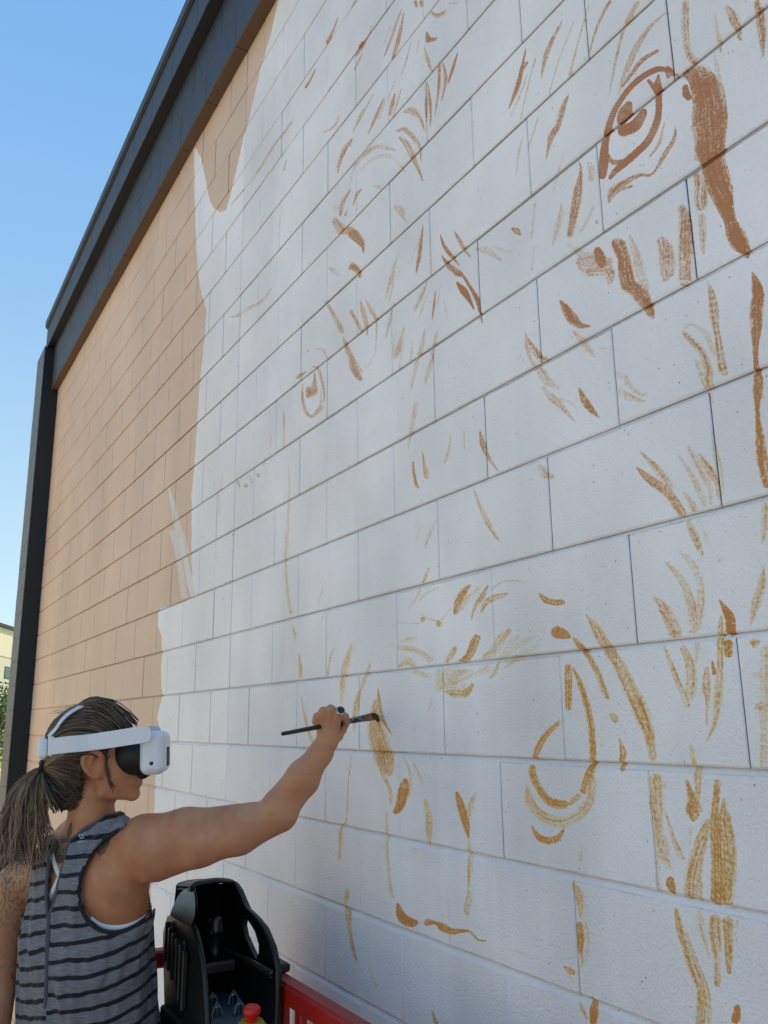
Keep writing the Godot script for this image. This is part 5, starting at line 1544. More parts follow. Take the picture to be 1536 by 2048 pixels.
	hand.chain([Vector3(1.2081, 3.1019, 0.1648), Vector3(1.1978, 3.0899, 0.1401), Vector3(1.1756, 3.0742, 0.1256), Vector3(1.1690, 3.0586, 0.1292)], [0.0120, 0.0100, 0.0086, 0.0076], 0.003)
	hand.chain([Vector3(1.1764, 3.0354, 0.1664), Vector3(1.1718, 3.0445, 0.1461), Vector3(1.1644, 3.0574, 0.1324), Vector3(1.1584, 3.0695, 0.1321)], [0.0165, 0.0120, 0.0098, 0.0082], 0.006)
	net(st, hand, Vector3(1.1705, 3.0653, 0.1745) + Vector3(-0.075, -0.075, -0.085), Vector3(1.1705, 3.0653, 0.1745) + Vector3(0.08, 0.075, 0.06), 0.0026, uvf)
	st.index()
	var who := put("person", st.commit(), skin)
	tag(who, "woman in a striped tank top reaching to paint the white wall", "person")
	# tank top
	var top := Cloth.new()
	var trunk := Field.new()
	trunk.bone(Vector3(0.7427, 2.7172, 0.6308), Vector3(0.6909, 2.5728, 0.6189), 0.160, 0.179, 0.03, BACK, 1.45)
	trunk.bone(Vector3(0.6909, 2.5728, 0.6189), Vector3(0.6233, 2.3206, 0.5818), 0.179, 0.196, 0.03, BACK, 1.3)
	trunk.bone(Vector3(0.7369, 2.7728, 0.6674), Vector3(0.8653, 2.7568, 0.5737), 0.052, 0.056, 0.04)
	trunk.bone(Vector3(0.7926, 2.7952, 0.6343), Vector3(0.9372, 2.7975, 0.5525), 0.040, 0.058, 0.03)
	trunk.bone(Vector3(0.8797, 2.7315, 0.5878), Vector3(0.8449, 2.6390, 0.5618), 0.068, 0.055, 0.05)
	trunk.bone(Vector3(0.6874, 2.7334, 0.6918), Vector3(0.5802, 2.6832, 0.7581), 0.062, 0.054, 0.04)
	trunk.bone(Vector3(0.7895, 2.8099, 0.6467), Vector3(0.8228, 2.9156, 0.6511), 0.060, 0.052, 0.035)
	top.body = trunk
	top.lift = 0.006
	top.es = ES
	top.away = AWAY
	top.mid = 0.90
	top.front_top = 2.70
	top.folds = noise(41, 1.0, 2)
	top.fold = 0.015
	var outline := [Vector2(-0.0913, 2.8674), Vector2(-0.0590, 2.8670), Vector2(-0.0283, 2.8457), Vector2(-0.0800, 2.8185), Vector2(-0.1079, 2.7899), Vector2(-0.1300, 2.7484), Vector2(-0.1413, 2.7056), Vector2(-0.1359, 2.6660), Vector2(-0.1172, 2.6310), Vector2(-0.0888, 2.6109), Vector2(-0.0567, 2.6035), Vector2(-0.0220, 2.6100), Vector2(0.0069, 2.6282), Vector2(0.0229, 2.6605), Vector2(0.0306, 2.6998), Vector2(0.0559, 2.7146), Vector2(0.0911, 2.6700), Vector2(0.2033, 2.1463), Vector2(-0.4176, 2.1544), Vector2(-0.4121, 2.5547), Vector2(-0.3164, 2.5651), Vector2(-0.3070, 2.6404), Vector2(-0.2963, 2.7215), Vector2(-0.2873, 2.7736), Vector2(-0.2628, 2.8139), Vector2(-0.2319, 2.8042), Vector2(-0.2350, 2.7555), Vector2(-0.2359, 2.6859), Vector2(-0.2282, 2.6394), Vector2(-0.2198, 2.6439), Vector2(-0.2049, 2.6855), Vector2(-0.1922, 2.7376), Vector2(-0.1772, 2.7896), Vector2(-0.1721, 2.8093), Vector2(-0.1431, 2.8333), Vector2(-0.1094, 2.8525)]
	for p in outline: top.outline.append(p)
	var tm := mat(Color.WHITE, 0.9)
	tm.albedo_texture = tank_texture()
	tm.rim_enabled = true
	tm.rim = 0.15
	put("tank_top", net_mesh(top, Vector3(0.42, 2.28, 0.30), Vector3(1.10, 2.98, 1.02), 0.005, uvf), tm, who)
	# dark binding along the armhole, grey along the back opening
	var trim := mat(Color(0.10, 0.105, 0.13), 0.85)
	var greyt := mat(Color(0.30, 0.31, 0.35), 0.85)
	put("armhole_binding", edge_tube(trunk, [Vector2(-0.0283, 2.8457), Vector2(-0.0800, 2.8185), Vector2(-0.1079, 2.7899), Vector2(-0.1300, 2.7484), Vector2(-0.1413, 2.7056), Vector2(-0.1359, 2.6660), Vector2(-0.1172, 2.6310), Vector2(-0.0888, 2.6109), Vector2(-0.0567, 2.6035), Vector2(-0.0220, 2.6100), Vector2(0.0069, 2.6282), Vector2(0.0229, 2.6605), Vector2(0.0306, 2.6998)], 0.0050, 0.0095), trim, who)
	put("neck_binding", edge_tube(trunk, [Vector2(-0.0913, 2.8651), Vector2(-0.1094, 2.8525), Vector2(-0.1431, 2.8333), Vector2(-0.1721, 2.8081), Vector2(-0.1772, 2.7896), Vector2(-0.1922, 2.7376), Vector2(-0.2049, 2.6855), Vector2(-0.2198, 2.6439), Vector2(-0.2270, 2.6370), Vector2(-0.2294, 2.6417), Vector2(-0.2359, 2.6859), Vector2(-0.2350, 2.7555), Vector2(-0.2331, 2.8019)], 0.0042, 0.0095), greyt, who)
	put("neck_binding", edge_tube(trunk, [Vector2(-0.2367, 2.8043), Vector2(-0.2176, 2.8040), Vector2(-0.1936, 2.8072), Vector2(-0.1721, 2.8104)], 0.0040, 0.0065), greyt, who)
	put("back_seam", edge_tube(trunk, [Vector2(-0.2234, 2.6393), Vector2(-0.2217, 2.5929), Vector2(-0.2201, 2.5348), Vector2(-0.2233, 2.4768), Vector2(-0.2307, 2.3725)], 0.0052, 0.0115), greyt, who)
	put("side_seam", edge_tube(trunk, [Vector2(0.0156, 2.6536), Vector2(0.0067, 2.6131), Vector2(0.0025, 2.5667), Vector2(0.0027, 2.4971), Vector2(0.0082, 2.3694)], 0.0028, 0.0042), greyt, who)
	# white bra: crossing straps in the opening and the band under the arm
	var bra := mat(Color(0.88, 0.89, 0.90), 0.8)
	put("bra_strap", edge_tube(body, [Vector2(-0.2371, 2.7718), Vector2(-0.2278, 2.7578), Vector2(-0.2137, 2.7390), Vector2(-0.1996, 2.7203)], 0.0062, 0.001), bra, who)
	put("bra_strap", edge_tube(body, [Vector2(-0.1873, 2.7479), Vector2(-0.2019, 2.7249), Vector2(-0.2166, 2.6996), Vector2(-0.2362, 2.6673)], 0.0062, 0.0025), bra, who)
	put("bra_band", edge_tube(body, [Vector2(-0.1196, 2.6333), Vector2(-0.1007, 2.6192), Vector2(-0.0769, 2.6119), Vector2(-0.0471, 2.6103), Vector2(-0.0171, 2.6169), Vector2(0.0082, 2.6340), Vector2(0.0242, 2.6640)], 0.0085, 0.0), bra, who)
	# trousers and shoes, below the picture
	var legs := Field.new()
	for s in [-1.0, 1.0]:
		var hip: Vector3 = Vector3(0.77, 2.10, 0.66) + LAT * 0.085 * s
		legs.bone(hip, Vector3(hip.x, 1.92, hip.z - 0.02), 0.095, 0.07, 0.03)
		legs.bone(Vector3(hip.x, 1.92, hip.z - 0.02), Vector3(hip.x, 1.50, hip.z + 0.02), 0.068, 0.048, 0.03)
	legs.bone(Vector3(0.77, 2.17, 0.66) - LAT * 0.05, Vector3(0.77, 2.17, 0.66) + LAT * 0.05, 0.12, 0.12, 0.04)
	put("trousers", net_mesh(legs, Vector3(0.45, 1.42, 0.35), Vector3(1.1, 2.52, 0.95), 0.014), mat(Color(0.13, 0.14, 0.18), 0.9), who)
	for s in [-1.0, 1.0]:
		var sh := Field.new()
		var an: Vector3 = Vector3(0.77, 1.455, 0.68) + LAT * 0.085 * s
		sh.bone(an, an - BACK * 0.16 - Vector3(0, 0.012, 0), 0.045, 0.038, 0.02)
		put("shoe", net_mesh(sh, an - Vector3(0.2, 0.06, 0.25), an + Vector3(0.2, 0.08, 0.1), 0.01), mat(Color(0.2, 0.2, 0.2), 0.8), who)
	# ring
	var rs := started()
	rs.set_smooth_group(0)
	var rc := Vector3(1.2106, 3.1007, 0.1620)
	var rn := Vector3(1.2845, 3.0999, 0.2004) - Vector3(1.2106, 3.1007, 0.1620)
	rn = (rn.normalized() + Vector3(0.1, 0.45, -0.25)).normalized()
	lathe(rs, rc, rn, [[0.006, 0.0115], [0.0125, 0.0115], [0.0140, 0.0095], [0.0136, 0.0085]], 20)
	var ring := put("ring", done(rs), mat(Color(0.72, 0.74, 0.74), 0.25, 1.0), who)
	rs = started()
	rs.set_smooth_group(0)
	lathe(rs, rc, rn, [[0.0125, 0.0093], [0.0145, 0.0088], [0.0155, 0.006], [0.0158, 0.0]], 20)
	put("ring_stone", done(rs), mat(Color(0.06, 0.10, 0.09), 0.15), ring)
	build_hair(who)

# a cord laid on a body along a line given across ES and up
func edge_tube(f: Field, line: Array, r: float, lift: float) -> ArrayMesh:
	var pts := []
	for p in spline(line, 5):
		var o: Vector3 = ES * p.x + AWAY * 1.6
		o.y = p.y
		var hit := false
		for i in 80:
			var dd: float = f.d(o) - lift
			hit = dd < 0.0012
			if dd < 0.0004: break
			o -= AWAY * dd * 0.7
			if o.dot(AWAY) < 0.7: break
		if hit: pts.append(o)
	if pts.size() < 2: pts = [Vector3(0.75, 2.4, 0.65), Vector3(0.75, 2.41, 0.65)]
	var st := started()
	st.set_smooth_group(0)
	var rr := []
	for i in pts.size(): rr.append(r)
	tube(st, pts, rr, 8, 0.55, AWAY)
	return done(st)

func leaf(im: Image, c: Vector2, len_: float, wid: float, ang: float, col: Color, line := Color(0.10, 0.10, 0.09)) -> void:
	var n := 60
	for i in n:
		var t := float(i) / (n - 1)
		var w := wid * sin(PI * pow(t, 0.8))
		for j in 25:
			var s := (j / 12.0 - 1.0)
			var p := Vector2((t - 0.5) * len_, s * w).rotated(ang) + c
			var x := int(p.x)
			var y := int(p.y)
			if x < 0 or y < 0 or x >= im.get_width() or y >= im.get_height(): continue
			var k := col if absf(s) < 0.82 and absf(s) > 0.09 else line
			im.set_pixel(x, y, im.get_pixel(x, y).lerp(k, 0.75))

func tp(p: Vector2) -> Vector2:         # a place on her back to a texel
	return Vector2((p.x + 0.45) / 0.7, (3.25 - p.y) / 0.9) * 1024.0

func skin_texture() -> ImageTexture:
	var im := Image.create(128, 128, false, Image.FORMAT_RGB8)
	var f := noise(21, 0.05, 4)
	for y in 128:
		for x in 128:
			var v := f.get_noise_2d(x, y)
			im.set_pixel(x, y, Color(0.715 + 0.055 * v + 0.02 * f.get_noise_2d(x * 3.1, y * 3.1 + 400.0), 0.488 + 0.065 * v + 0.045 * f.get_noise_2d(x * 3.1, y * 3.1 + 400.0), 0.345 + 0.06 * v + 0.04 * f.get_noise_2d(x * 3.1, y * 3.1 + 400.0)))
	im.resize(1024, 1024, Image.INTERPOLATE_CUBIC)
	var green := Color(0.34, 0.40, 0.31)
	var teal := Color(0.36, 0.47, 0.44)
	var pink := Color(0.62, 0.38, 0.33)
	var dark := Color(0.26, 0.24, 0.22)
	var marks := [[Vector2(-0.1849, 2.8315), 46.0, 10.0, -1.25, green], [Vector2(-0.0909, 2.8094), 34.0, 11.0, -1.9, green], [Vector2(-0.0790, 2.8069), 36.0, 11.0, -0.9, green], [Vector2(-0.0995, 2.7886), 22.0, 8.0, 1.2, pink], [Vector2(-0.0912, 2.7862), 24.0, 9.0, 1.7, pink], [Vector2(-0.0828, 2.7895), 20.0, 7.0, 2.1, pink],
		[Vector2(-0.2118, 2.7877), 44.0, 14.0, 0.4, teal], [Vector2(-0.1916, 2.7828), 40.0, 12.0, -1.2, teal], [Vector2(-0.2062, 2.7644), 50.0, 11.0, -0.2, dark], [Vector2(-0.2204, 2.7739), 34.0, 9.0, 1.1, green], [Vector2(-0.1895, 2.7619), 36.0, 10.0, 0.9, green], [Vector2(-0.2232, 2.7438), 40.0, 10.0, -0.8, teal], [Vector2(-0.2094, 2.7065), 34.0, 9.0, 1.3, pink], [Vector2(-0.2216, 2.6857), 30.0, 7.0, -1.2, green]]
	for m in marks: leaf(im, tp(m[0]), m[1], m[2], m[3], m[4])
	var ink := noise(55, 0.045, 3)
	for y in range(440, 880):
		for x in range(0, 420):
			var s := float(x) / 1024.0 * 0.7 - 0.45
			if s > (Vector2(-0.2910, 2.6750)).x: continue
			var v := ink.get_noise_2d(x * 1.6, y)
			var fade := clampf((840.0 - y) / 200.0, 0.25, 1.0)
			if v > 0.03: im.set_pixel(x, y, im.get_pixel(x, y).lerp(Color(0.30, 0.30, 0.25) if v > 0.2 else Color(0.42, 0.36, 0.28), 0.7 * fade))
			elif v < -0.25: im.set_pixel(x, y, im.get_pixel(x, y).lerp(Color(0.40, 0.45, 0.36), 0.5 * fade))
	# thin line work on the left forearm
	for k in 9:
		var p := tp(Vector2(-0.3279, 2.5943)) + Vector2(rng.randf_range(-26, 22), k * 22.0)
		var a := rng.randf_range(0.4, 2.6)
		for i in 60:
			a += rng.randf_range(-0.25, 0.32)
			p += Vector2(cos(a), sin(a))
			if p.x > 1 and p.y > 1 and p.x < 1022 and p.y < 1022:
				for q in [Vector2i.ZERO, Vector2i(1, 0)]:
					var id: Vector2i = Vector2i(p) + q
					im.set_pixelv(id, im.get_pixelv(id).lerp(Color(0.22, 0.17, 0.15), 0.65))
	return ImageTexture.create_from_image(im)

func tank_texture() -> ImageTexture:
	var N := 1024
	var im := Image.create(N, N, false, Image.FORMAT_RGB8)
	var f := noise(33, 0.05, 3)
	var g := noise(34, 0.3, 2)
	var wav := noise(35, 0.012, 2)
	var seam := (Vector2(-0.2237, 2.6161)).x
	var flank := (Vector2(0.0163, 2.6130)).x
	var y0 := (Vector2(-0.2244, 2.5697)).y
	for y in N:
		for x in N:
			var s := float(x) / N * 0.7 - 0.45
			var wy := 3.25 - float(y) / N * 0.9
			var heather := f.get_noise_2d(x * 0.35, y * 4.0) * 0.6 + g.get_noise_2d(x * 0.5, y * 2.0) * 0.5
			var v := 0.45 + 0.16 * heather
			var c := Color(v, v * 1.005, v * 1.06)
			var slope := 0.25 * (s - seam) if s < seam else 0.105 * (s - seam) + 0.35 * maxf(s - seam - 0.10, 0.0) ** 2.0 * 4.0
			if s > flank: slope += 0.03 + 0.5 * (s - flank)
			var ph := fposmod((wy - y0 - slope + wav.get_noise_2d(x, y) * 0.0035 + (0.012 if s < seam else 0.0)) / 0.0385, 1.0)
			if ph < 0.27: c = Color(0.055, 0.06, 0.085).lerp(c, 0.04)
			im.set_pixel(x, y, c)
	# small pale print below the shoulder strap: a round mark over a short line of letters
	var m := tp(Vector2(-0.1457, 2.8217))
	for i in 70:
		var a := i / 70.0 * 5.4 + 0.5
		for r in [7.5, 8.5]:
			im.set_pixelv(Vector2i(m + Vector2(cos(a), sin(a)) * r), Color(0.8, 0.82, 0.84))
		im.set_pixelv(Vector2i(m + Vector2(cos(a), sin(a * 1.3)) * 3.5 + Vector2(1, 0)), Color(0.78, 0.8, 0.82))
	for i in 20:
		if i % 4 == 3: continue
		for j in 3: im.set_pixelv(Vector2i(m + Vector2(-12 + i * 1.2, 17 + j - i * 0.18)), Color(0.72, 0.74, 0.76))
	return ImageTexture.create_from_image(im)

func build_hair(who: Node) -> void:
	var st := SurfaceTool.new()
	st.begin(Mesh.PRIMITIVE_TRIANGLES)
	st.set_smooth_group(0)
	var r := RandomNumberGenerator.new()
	r.seed = 99
	var rad := Vector3(0.106, 0.0935, 0.0835)
	var fr := Basis(HX, HY, HZ)
	var inv := fr.transposed()
	var tone := func(light: float) -> Color:
		var k := clampf(light, 0.0, 1.1)
		return Color(lerpf(0.034, 0.40, k), lerpf(0.022, 0.265, k), lerpf(0.014, 0.16, k))
	var knot := Vector3(0.7798, 2.9745, 0.7685)
	var line := [Vector3(0.9097, 3.0823, 0.5841), Vector3(0.9336, 3.0777, 0.6021), Vector3(0.9417, 3.0568, 0.6270), Vector3(0.9377, 3.0292, 0.6469), Vector3(0.9348, 3.0179, 0.6584), Vector3(0.9311, 3.0205, 0.6741), Vector3(0.9206, 3.0139, 0.6947), Vector3(0.9064, 2.9861, 0.7015), Vector3(0.8836, 2.9480, 0.6954), Vector3(0.8550, 2.9120, 0.7001), Vector3(0.8184, 2.8865, 0.7054), Vector3(0.7769, 2.8791, 0.7113)]
	line = spline(line, 6)
	# combed back from the hairline to the tie
	for i in 1900:
		var t := pow(r.randf(), 0.8) * (line.size() - 1.001)
		var a: Vector3 = line[int(t)].lerp(line[int(t) + 1], fposmod(t, 1.0))
		if r.randf() < 0.34: a -= HZ * 2.0 * (a - HC).dot(HZ)
		a += Vector3(r.randfn(), r.randfn(), r.randfn()) * 0.004
		var start := r.randf_range(0.0, 0.35) if r.randf() < 0.5 else 0.0
		var lift := r.randf_range(0.0, 0.055)
		var pts := []
		var rr := []
		var cc := []
		var light := clampf(r.randfn(0.14, 0.12), 0.0, 1.0)
		if r.randf() < 0.12: light += 0.40
		var wave := r.randf_range(-0.004, 0.004)
		var n := 13
		var la := inv * (a - HC)
		var lk := inv * (knot - HC)
		var over := clampf((la.x + 0.02) / 0.09, 0.0, 1.0) * clampf((la.y + 0.02) / 0.05, 0.0, 1.0)
		var lm := Vector3(lerpf((la.x + lk.x) * 0.5, -0.02, over), lerpf(la.y * 0.6, 0.20, over), la.z * lerpf(1.5, 1.1, over))
		for j in n:
			var u := lerpf(start, 1.0, float(j) / (n - 1))
			var p := la * (1.0 - u) * (1.0 - u) + lm * 2.0 * u * (1.0 - u) + lk * u * u
			var e := (p / rad).length()
			var want := maxf(e, 1.0 + lift * sin(PI * minf(u * 1.1, 1.0)) + 0.012)
			p *= want / maxf(e, 0.05)
			p.y += wave * sin(u * 5.0)
			pts.append(HC + fr * p)
			rr.append((0.0006 + 0.0008 * sin(PI * minf(u + 0.12, 1.0))) * (1.35 if light < 0.15 else 1.0))
			cc.append(tone.call(light + 0.10 * u))
		tube(st, pts, rr, 4, 1.0, Vector3.ZERO, cc)
	# slack loops low on the nape
	for i in 260:
		var k := r.randf()
		var a: Vector3 = (Vector3(0.8883, 2.9549, 0.6887)).lerp(Vector3(0.8462, 2.8811, 0.6962), k) + Vector3(r.randfn(), r.randfn(), r.randfn()) * 0.004
		var side := r.randf_range(-0.055, 0.055)
		if r.randf() < 0.55: a += HZ * (side - 0.05)
		var mid: Vector3 = (Vector3(0.8177, 2.8871, 0.7170)).lerp(Vector3(0.8284, 2.9321, 0.7408), r.randf()) + HZ * minf(side, 0.02) + Vector3(r.randfn(), r.randfn(), r.randfn()) * 0.006
		var low := a.lerp(mid, 0.5) + Vector3(0, -0.012 * r.randf(), 0)
		var pts := spline([a, low, mid, mid.lerp(knot, 0.55) + HX * -0.006, knot], 4)
		var light := clampf(r.randfn(0.10, 0.12), 0.0, 0.7)
		var rr := []
		var cc := []
		for j in pts.size():
			rr.append(0.0012)
			cc.append(tone.call(light))
		tube(st, pts, rr, 4, 1.0, Vector3.ZERO, cc)
	# the tail
	var locks := []
	for i in 34: locks.append([Vector3(r.randfn(), r.randfn() * 0.6, r.randfn()) * 0.30, clampf(r.randfn(0.42, 0.24), 0.04, 1.0)])
	for i in 1150:
		var lock: Array = locks[r.randi() % locks.size()]
		var s: Vector3 = lock[0] + Vector3(r.randfn(), r.randfn(), r.randfn()) * 0.065
		var end_ := r.randf_range(0.55, 1.0)
		var ctr := [knot, Vector3(0.7814, 2.9561, 0.7812), Vector3(0.7819, 2.9168, 0.7920), Vector3(0.7760, 2.8561, 0.7931), Vector3(0.7727, 2.7960, 0.7900), Vector3(0.7619, 2.7381, 0.7906)]
		var wid := [0.007, 0.013, 0.021, 0.026, 0.030, 0.036]
		var raw := []
		for j in ctr.size():
			raw.append(ctr[j] + (HX * s.x * 1.35 + HZ * s.z * 0.8 + HY * s.y * 0.4) * wid[j] * 2.3 + Vector3(r.randfn(), 0, r.randfn()) * 0.0022 * j)
		if r.randf() < 0.07:
			for j in range(2, ctr.size()): raw[j] -= HX * 0.008 * (j - 1)
		if r.randf() < 0.16:
			for j in range(3, ctr.size()): raw[j] += HX * 0.010 * (j - 2)
		var pts := spline(raw, 4)
		var keep := maxi(6, int(pts.size() * end_))
		pts = pts.slice(0, keep)
		var light := clampf(r.randfn(lock[1], 0.12), 0.03, 1.15)
		var rr := []
		var cc := []
		for j in pts.size():
			var u := float(j) / pts.size()
			rr.append(lerpf(0.0016, 0.0004, u * u))
			cc.append(tone.call(light * lerpf(0.45, 1.25, u)))
		tube(st, pts, rr, 4, 1.0, Vector3.ZERO, cc)
	# loose locks before the ear and flyaways
	for i in 11:
		var a: Vector3 = Vector3(0.9348, 3.0153, 0.6512) + Vector3(r.randfn(), r.randfn(), r.randfn()) * 0.005
		var pts := spline([a, Vector3(0.9319, 2.9851, 0.6475) + HX * r.randf_range(-0.004, 0.006), Vector3(0.9246, 2.9545, 0.6392) + HX * r.randf_range(-0.004, 0.008), Vector3(0.9115, 2.9183, 0.6197) + HX * r.randf_range(-0.014, 0.010)], 5)
		pts = pts.slice(0, r.randi_range(8, pts.size()))
		var rr := []
		var cc := []
		for j in pts.size():
			rr.append(0.0009)
			cc.append(tone.call(0.12))
		tube(st, pts, rr, 4, 1.0, Vector3.ZERO, cc)
	for i in 24:
		var a := HC + fr * (Vector3(r.randf_range(-0.6, 0.3), r.randf_range(0.5, 0.95), r.randf_range(-0.4, 0.6)).normalized() * rad)
		var b := a + (a - HC).normalized() * r.randf_range(0.002, 0.007) - HX * r.randf_range(0.015, 0.04)
		tube(st, [a, a.lerp(b, 0.5) + HY * 0.003, b], [0.0005, 0.0005, 0.0003], 3, 1.0, Vector3.ZERO, [tone.call(0.4), tone.call(0.4), tone.call(0.5)])
	st.generate_normals()
	var hm := mat(Color.WHITE, 0.42)
	hm.vertex_color_use_as_albedo = true
	var hair := put("hair", st.commit(), hm, who)
	# scalp under the strands, and the tie
	var cap := Cloth.new()
	var skull := Field.new()
	skull.ball(HC, fr, rad * Vector3(0.985, 0.985, 0.94), 0.02)
	skull.bone(Vector3(0.8043, 2.9105, 0.6902), Vector3(0.7831, 2.9232, 0.7322), 0.045, 0.03, 0.03)
	cap.body = skull
	cap.lift = 0.0
	cap.es = HX
	cap.away = HZ
	cap.mid = -100.0
	for p in [Vector3(0.9191, 3.1016, 0.5876), Vector3(0.9118, 3.0800, 0.5894), Vector3(0.9634, 3.0501, 0.6294), Vector3(0.9435, 3.0201, 0.6488), Vector3(0.9349, 3.0086, 0.6578), Vector3(0.9245, 3.0112, 0.6768), Vector3(0.9132, 3.0045, 0.6925), Vector3(0.9012, 2.9743, 0.6985), Vector3(0.8911, 2.9335, 0.6959), Vector3(0.7973, 2.8840, 0.6893), Vector3(0.7724, 2.8507, 0.7155), Vector3(0.7347, 2.8517, 0.7798), Vector3(0.8029, 3.1652, 0.8150), Vector3(0.9322, 3.1619, 0.5944)]:
		cap.outline.append(Vector2(p.dot(HX), p.y))
	put("scalp_hair", net_mesh(cap, HC - Vector3(0.16, 0.16, 0.16), HC + Vector3(0.16, 0.13, 0.16), 0.005), mat(Color(0.13, 0.105, 0.085), 0.75), hair)
	var ts := started()
	ts.set_smooth_group(0)
	var loop := []
	var lr := []
	for i in 25:
		var a := TAU * i / 24.0
		loop.append(knot + (HY * cos(a) * 0.017 + HZ * sin(a) * 0.017) + HX * 0.004 * sin(a * 2.0))
		lr.append(0.0065)
	tube(ts, loop, lr, 8)
	put("hair_tie", done(ts), mat(Color(0.10, 0.07, 0.11), 0.8), hair)

# ---------------------------------------------------------------- headset
func build_headset() -> void:
	var wh := mat(Color(0.86, 0.87, 0.88), 0.38)
	var soft := mat(Color(0.83, 0.84, 0.86), 0.75)
	var bl := mat(Color(0.025, 0.026, 0.03), 0.6)
	var fr := Basis(HX, HY, HZ)
	var h := thing("vr_headset", "white virtual reality headset with black face pad worn by the painting woman", "headset")
	var vc := Vector3(0.9228, 3.0115, 0.5279)
	var vis := BoxField.new(vc, fr, Vector3(0.0300, 0.0515, 0.086), 0.021)
	put("visor", net_mesh(vis, vc - Vector3(0.12, 0.08, 0.12), vc + Vector3(0.12, 0.08, 0.12), 0.0035), wh, h)
	var pc := Vector3(0.8949, 3.0085, 0.5737)
	var pad := Field.new()
	pad.ball(pc - HX * 0.006, fr, Vector3(0.044, 0.054, 0.074), 0.01)
	pad.bone(Vector3(0.9053, 3.0071, 0.5553) + HZ * 0.03, Vector3(0.9053, 3.0071, 0.5553) - HZ * 0.03, 0.047, 0.047, 0.02)
	pad.bone(Vector3(0.8985, 2.9610, 0.5448) + HZ * 0.045, Vector3(0.8985, 2.9610, 0.5448) - HZ * 0.045, 0.012, 0.012, 0.015)
	put("face_pad", net_mesh(pad, pc - Vector3(0.13, 0.1, 0.13), pc + Vector3(0.13, 0.1, 0.13), 0.004), bl, h)
	var fpl := BoxField.new(vc + HX * 0.0275 - HY * 0.012, fr, Vector3(0.0045, 0.024, 0.035), 0.004)
	put("front_plate", net_mesh(fpl, vc - Vector3(0.12, 0.08, 0.12), vc + Vector3(0.12, 0.08, 0.12), 0.003), bl, h)
	var cs := started()
	cs.set_smooth_group(0)
	var hole := vc + HZ * 0.0853 + HX * -0.001 - HY * 0.0235
	lathe(cs, hole, HZ, [[0.0, 0.0048], [0.0016, 0.0045], [0.0018, 0.0028], [0.001, 0.0]], 16)
	put("camera_lens", done(cs), mat(Color(0.01, 0.01, 0.012), 0.15), h)
	# side straps, flat bands that follow the hair
	for s in [1.0, -1.0]:
		var path := [Vector3(0.8269, 3.0281, 0.7732), Vector3(0.8751, 3.0300, 0.7653), Vector3(0.9226, 3.0347, 0.7389), Vector3(0.9497, 3.0378, 0.7046), Vector3(0.9744, 3.0439, 0.6585), Vector3(0.9974, 3.0512, 0.6119), Vector3(1.0195, 3.0574, 0.5683)]
		var pts := []
		for p in path:
			pts.append(p if s > 0.0 else p - HZ * 2.0 * (p - HC).dot(HZ))
		pts = spline(pts, 6)
		var st := started()
		band(st, pts, 0.0192, 0.0022, HY)
		put("side_strap", done(st), soft, h)
		var pst := started()
		band(pst, pts.slice(19, pts.size()), 0.0196, 0.0030, HY)
		put("strap_arm", done(pst), wh, h)
	var cc := Vector3(0.8103, 3.0252, 0.7656)
	var cr := BoxField.new(cc, fr, Vector3(0.0125, 0.024, 0.052), 0.009)
	put("rear_cradle", net_mesh(cr, cc - Vector3(0.09, 0.05, 0.09), cc + Vector3(0.09, 0.05, 0.09), 0.003), wh, h)
	var buckle := BoxField.new(Vector3(0.8666, 3.0309, 0.7640), fr, Vector3(0.0085, 0.0245, 0.009), 0.005)
	put("strap_buckle", net_mesh(buckle, Vector3(0.8666, 3.0309, 0.7640) - Vector3(0.05, 0.04, 0.05), Vector3(0.8666, 3.0309, 0.7640) + Vector3(0.05, 0.04, 0.05), 0.0025), wh, h)
	var ov := spline([Vector3(0.8636, 3.0519, 0.7650), Vector3(0.8796, 3.0730, 0.7602), Vector3(0.8907, 3.0986, 0.7456), Vector3(0.8922, 3.1173, 0.7217), Vector3(0.8900, 3.1279, 0.6961), Vector3(0.8814, 3.1317, 0.6658)], 5)
	var os := started()
	var out := []
	for p in ov:
		var q: Vector3 = fr.transposed() * (p - HC)
		var e := (q / Vector3(0.115, 0.1005, 0.0915)).length()
		if e < 1.0: q /= e
		out.append(HC + fr * q)
	ribbon(os, out, 0.0058, 0.0014)
	put("top_strap", done(os), soft, h)

# flat band whose width runs along up
func band(st: SurfaceTool, pts: Array, half: float, th: float, up: Vector3) -> void:
	st.set_smooth_group(-1)
	var n := pts.size()
	var rings := []
	for i in n:
		var t: Vector3 = (pts[mini(i + 1, n - 1)] - pts[maxi(i - 1, 0)]).normalized()
		var u := (up - t * up.dot(t)).normalized()
		var o := t.cross(u).normalized()
		var end_ := minf(float(i), float(n - 1 - i))
		var hw: float = half * (1.0 if end_ > 3.0 else [0.55, 0.82, 0.94, 0.99][int(end_)])
		var ring := []
		for k in [[-1.0, 0.55], [-0.97, 1.0], [0.97, 1.0], [1.0, 0.55], [1.0, -0.55], [0.97, -1.0], [-0.97, -1.0], [-1.0, -0.55]]:
			ring.append(pts[i] + u * hw * k[0] + o * th * k[1])
		rings.append(ring)
	for i in n - 1:
		for k in 8:
			var k2 := (k + 1) % 8
			quad(st, rings[i][k], rings[i][k2], rings[i + 1][k2], rings[i + 1][k])
	for i in [0, n - 1]:
		for k in range(1, 7):
			for p in [rings[i][0], rings[i][k], rings[i][k + 1]]: st.add_vertex(p)

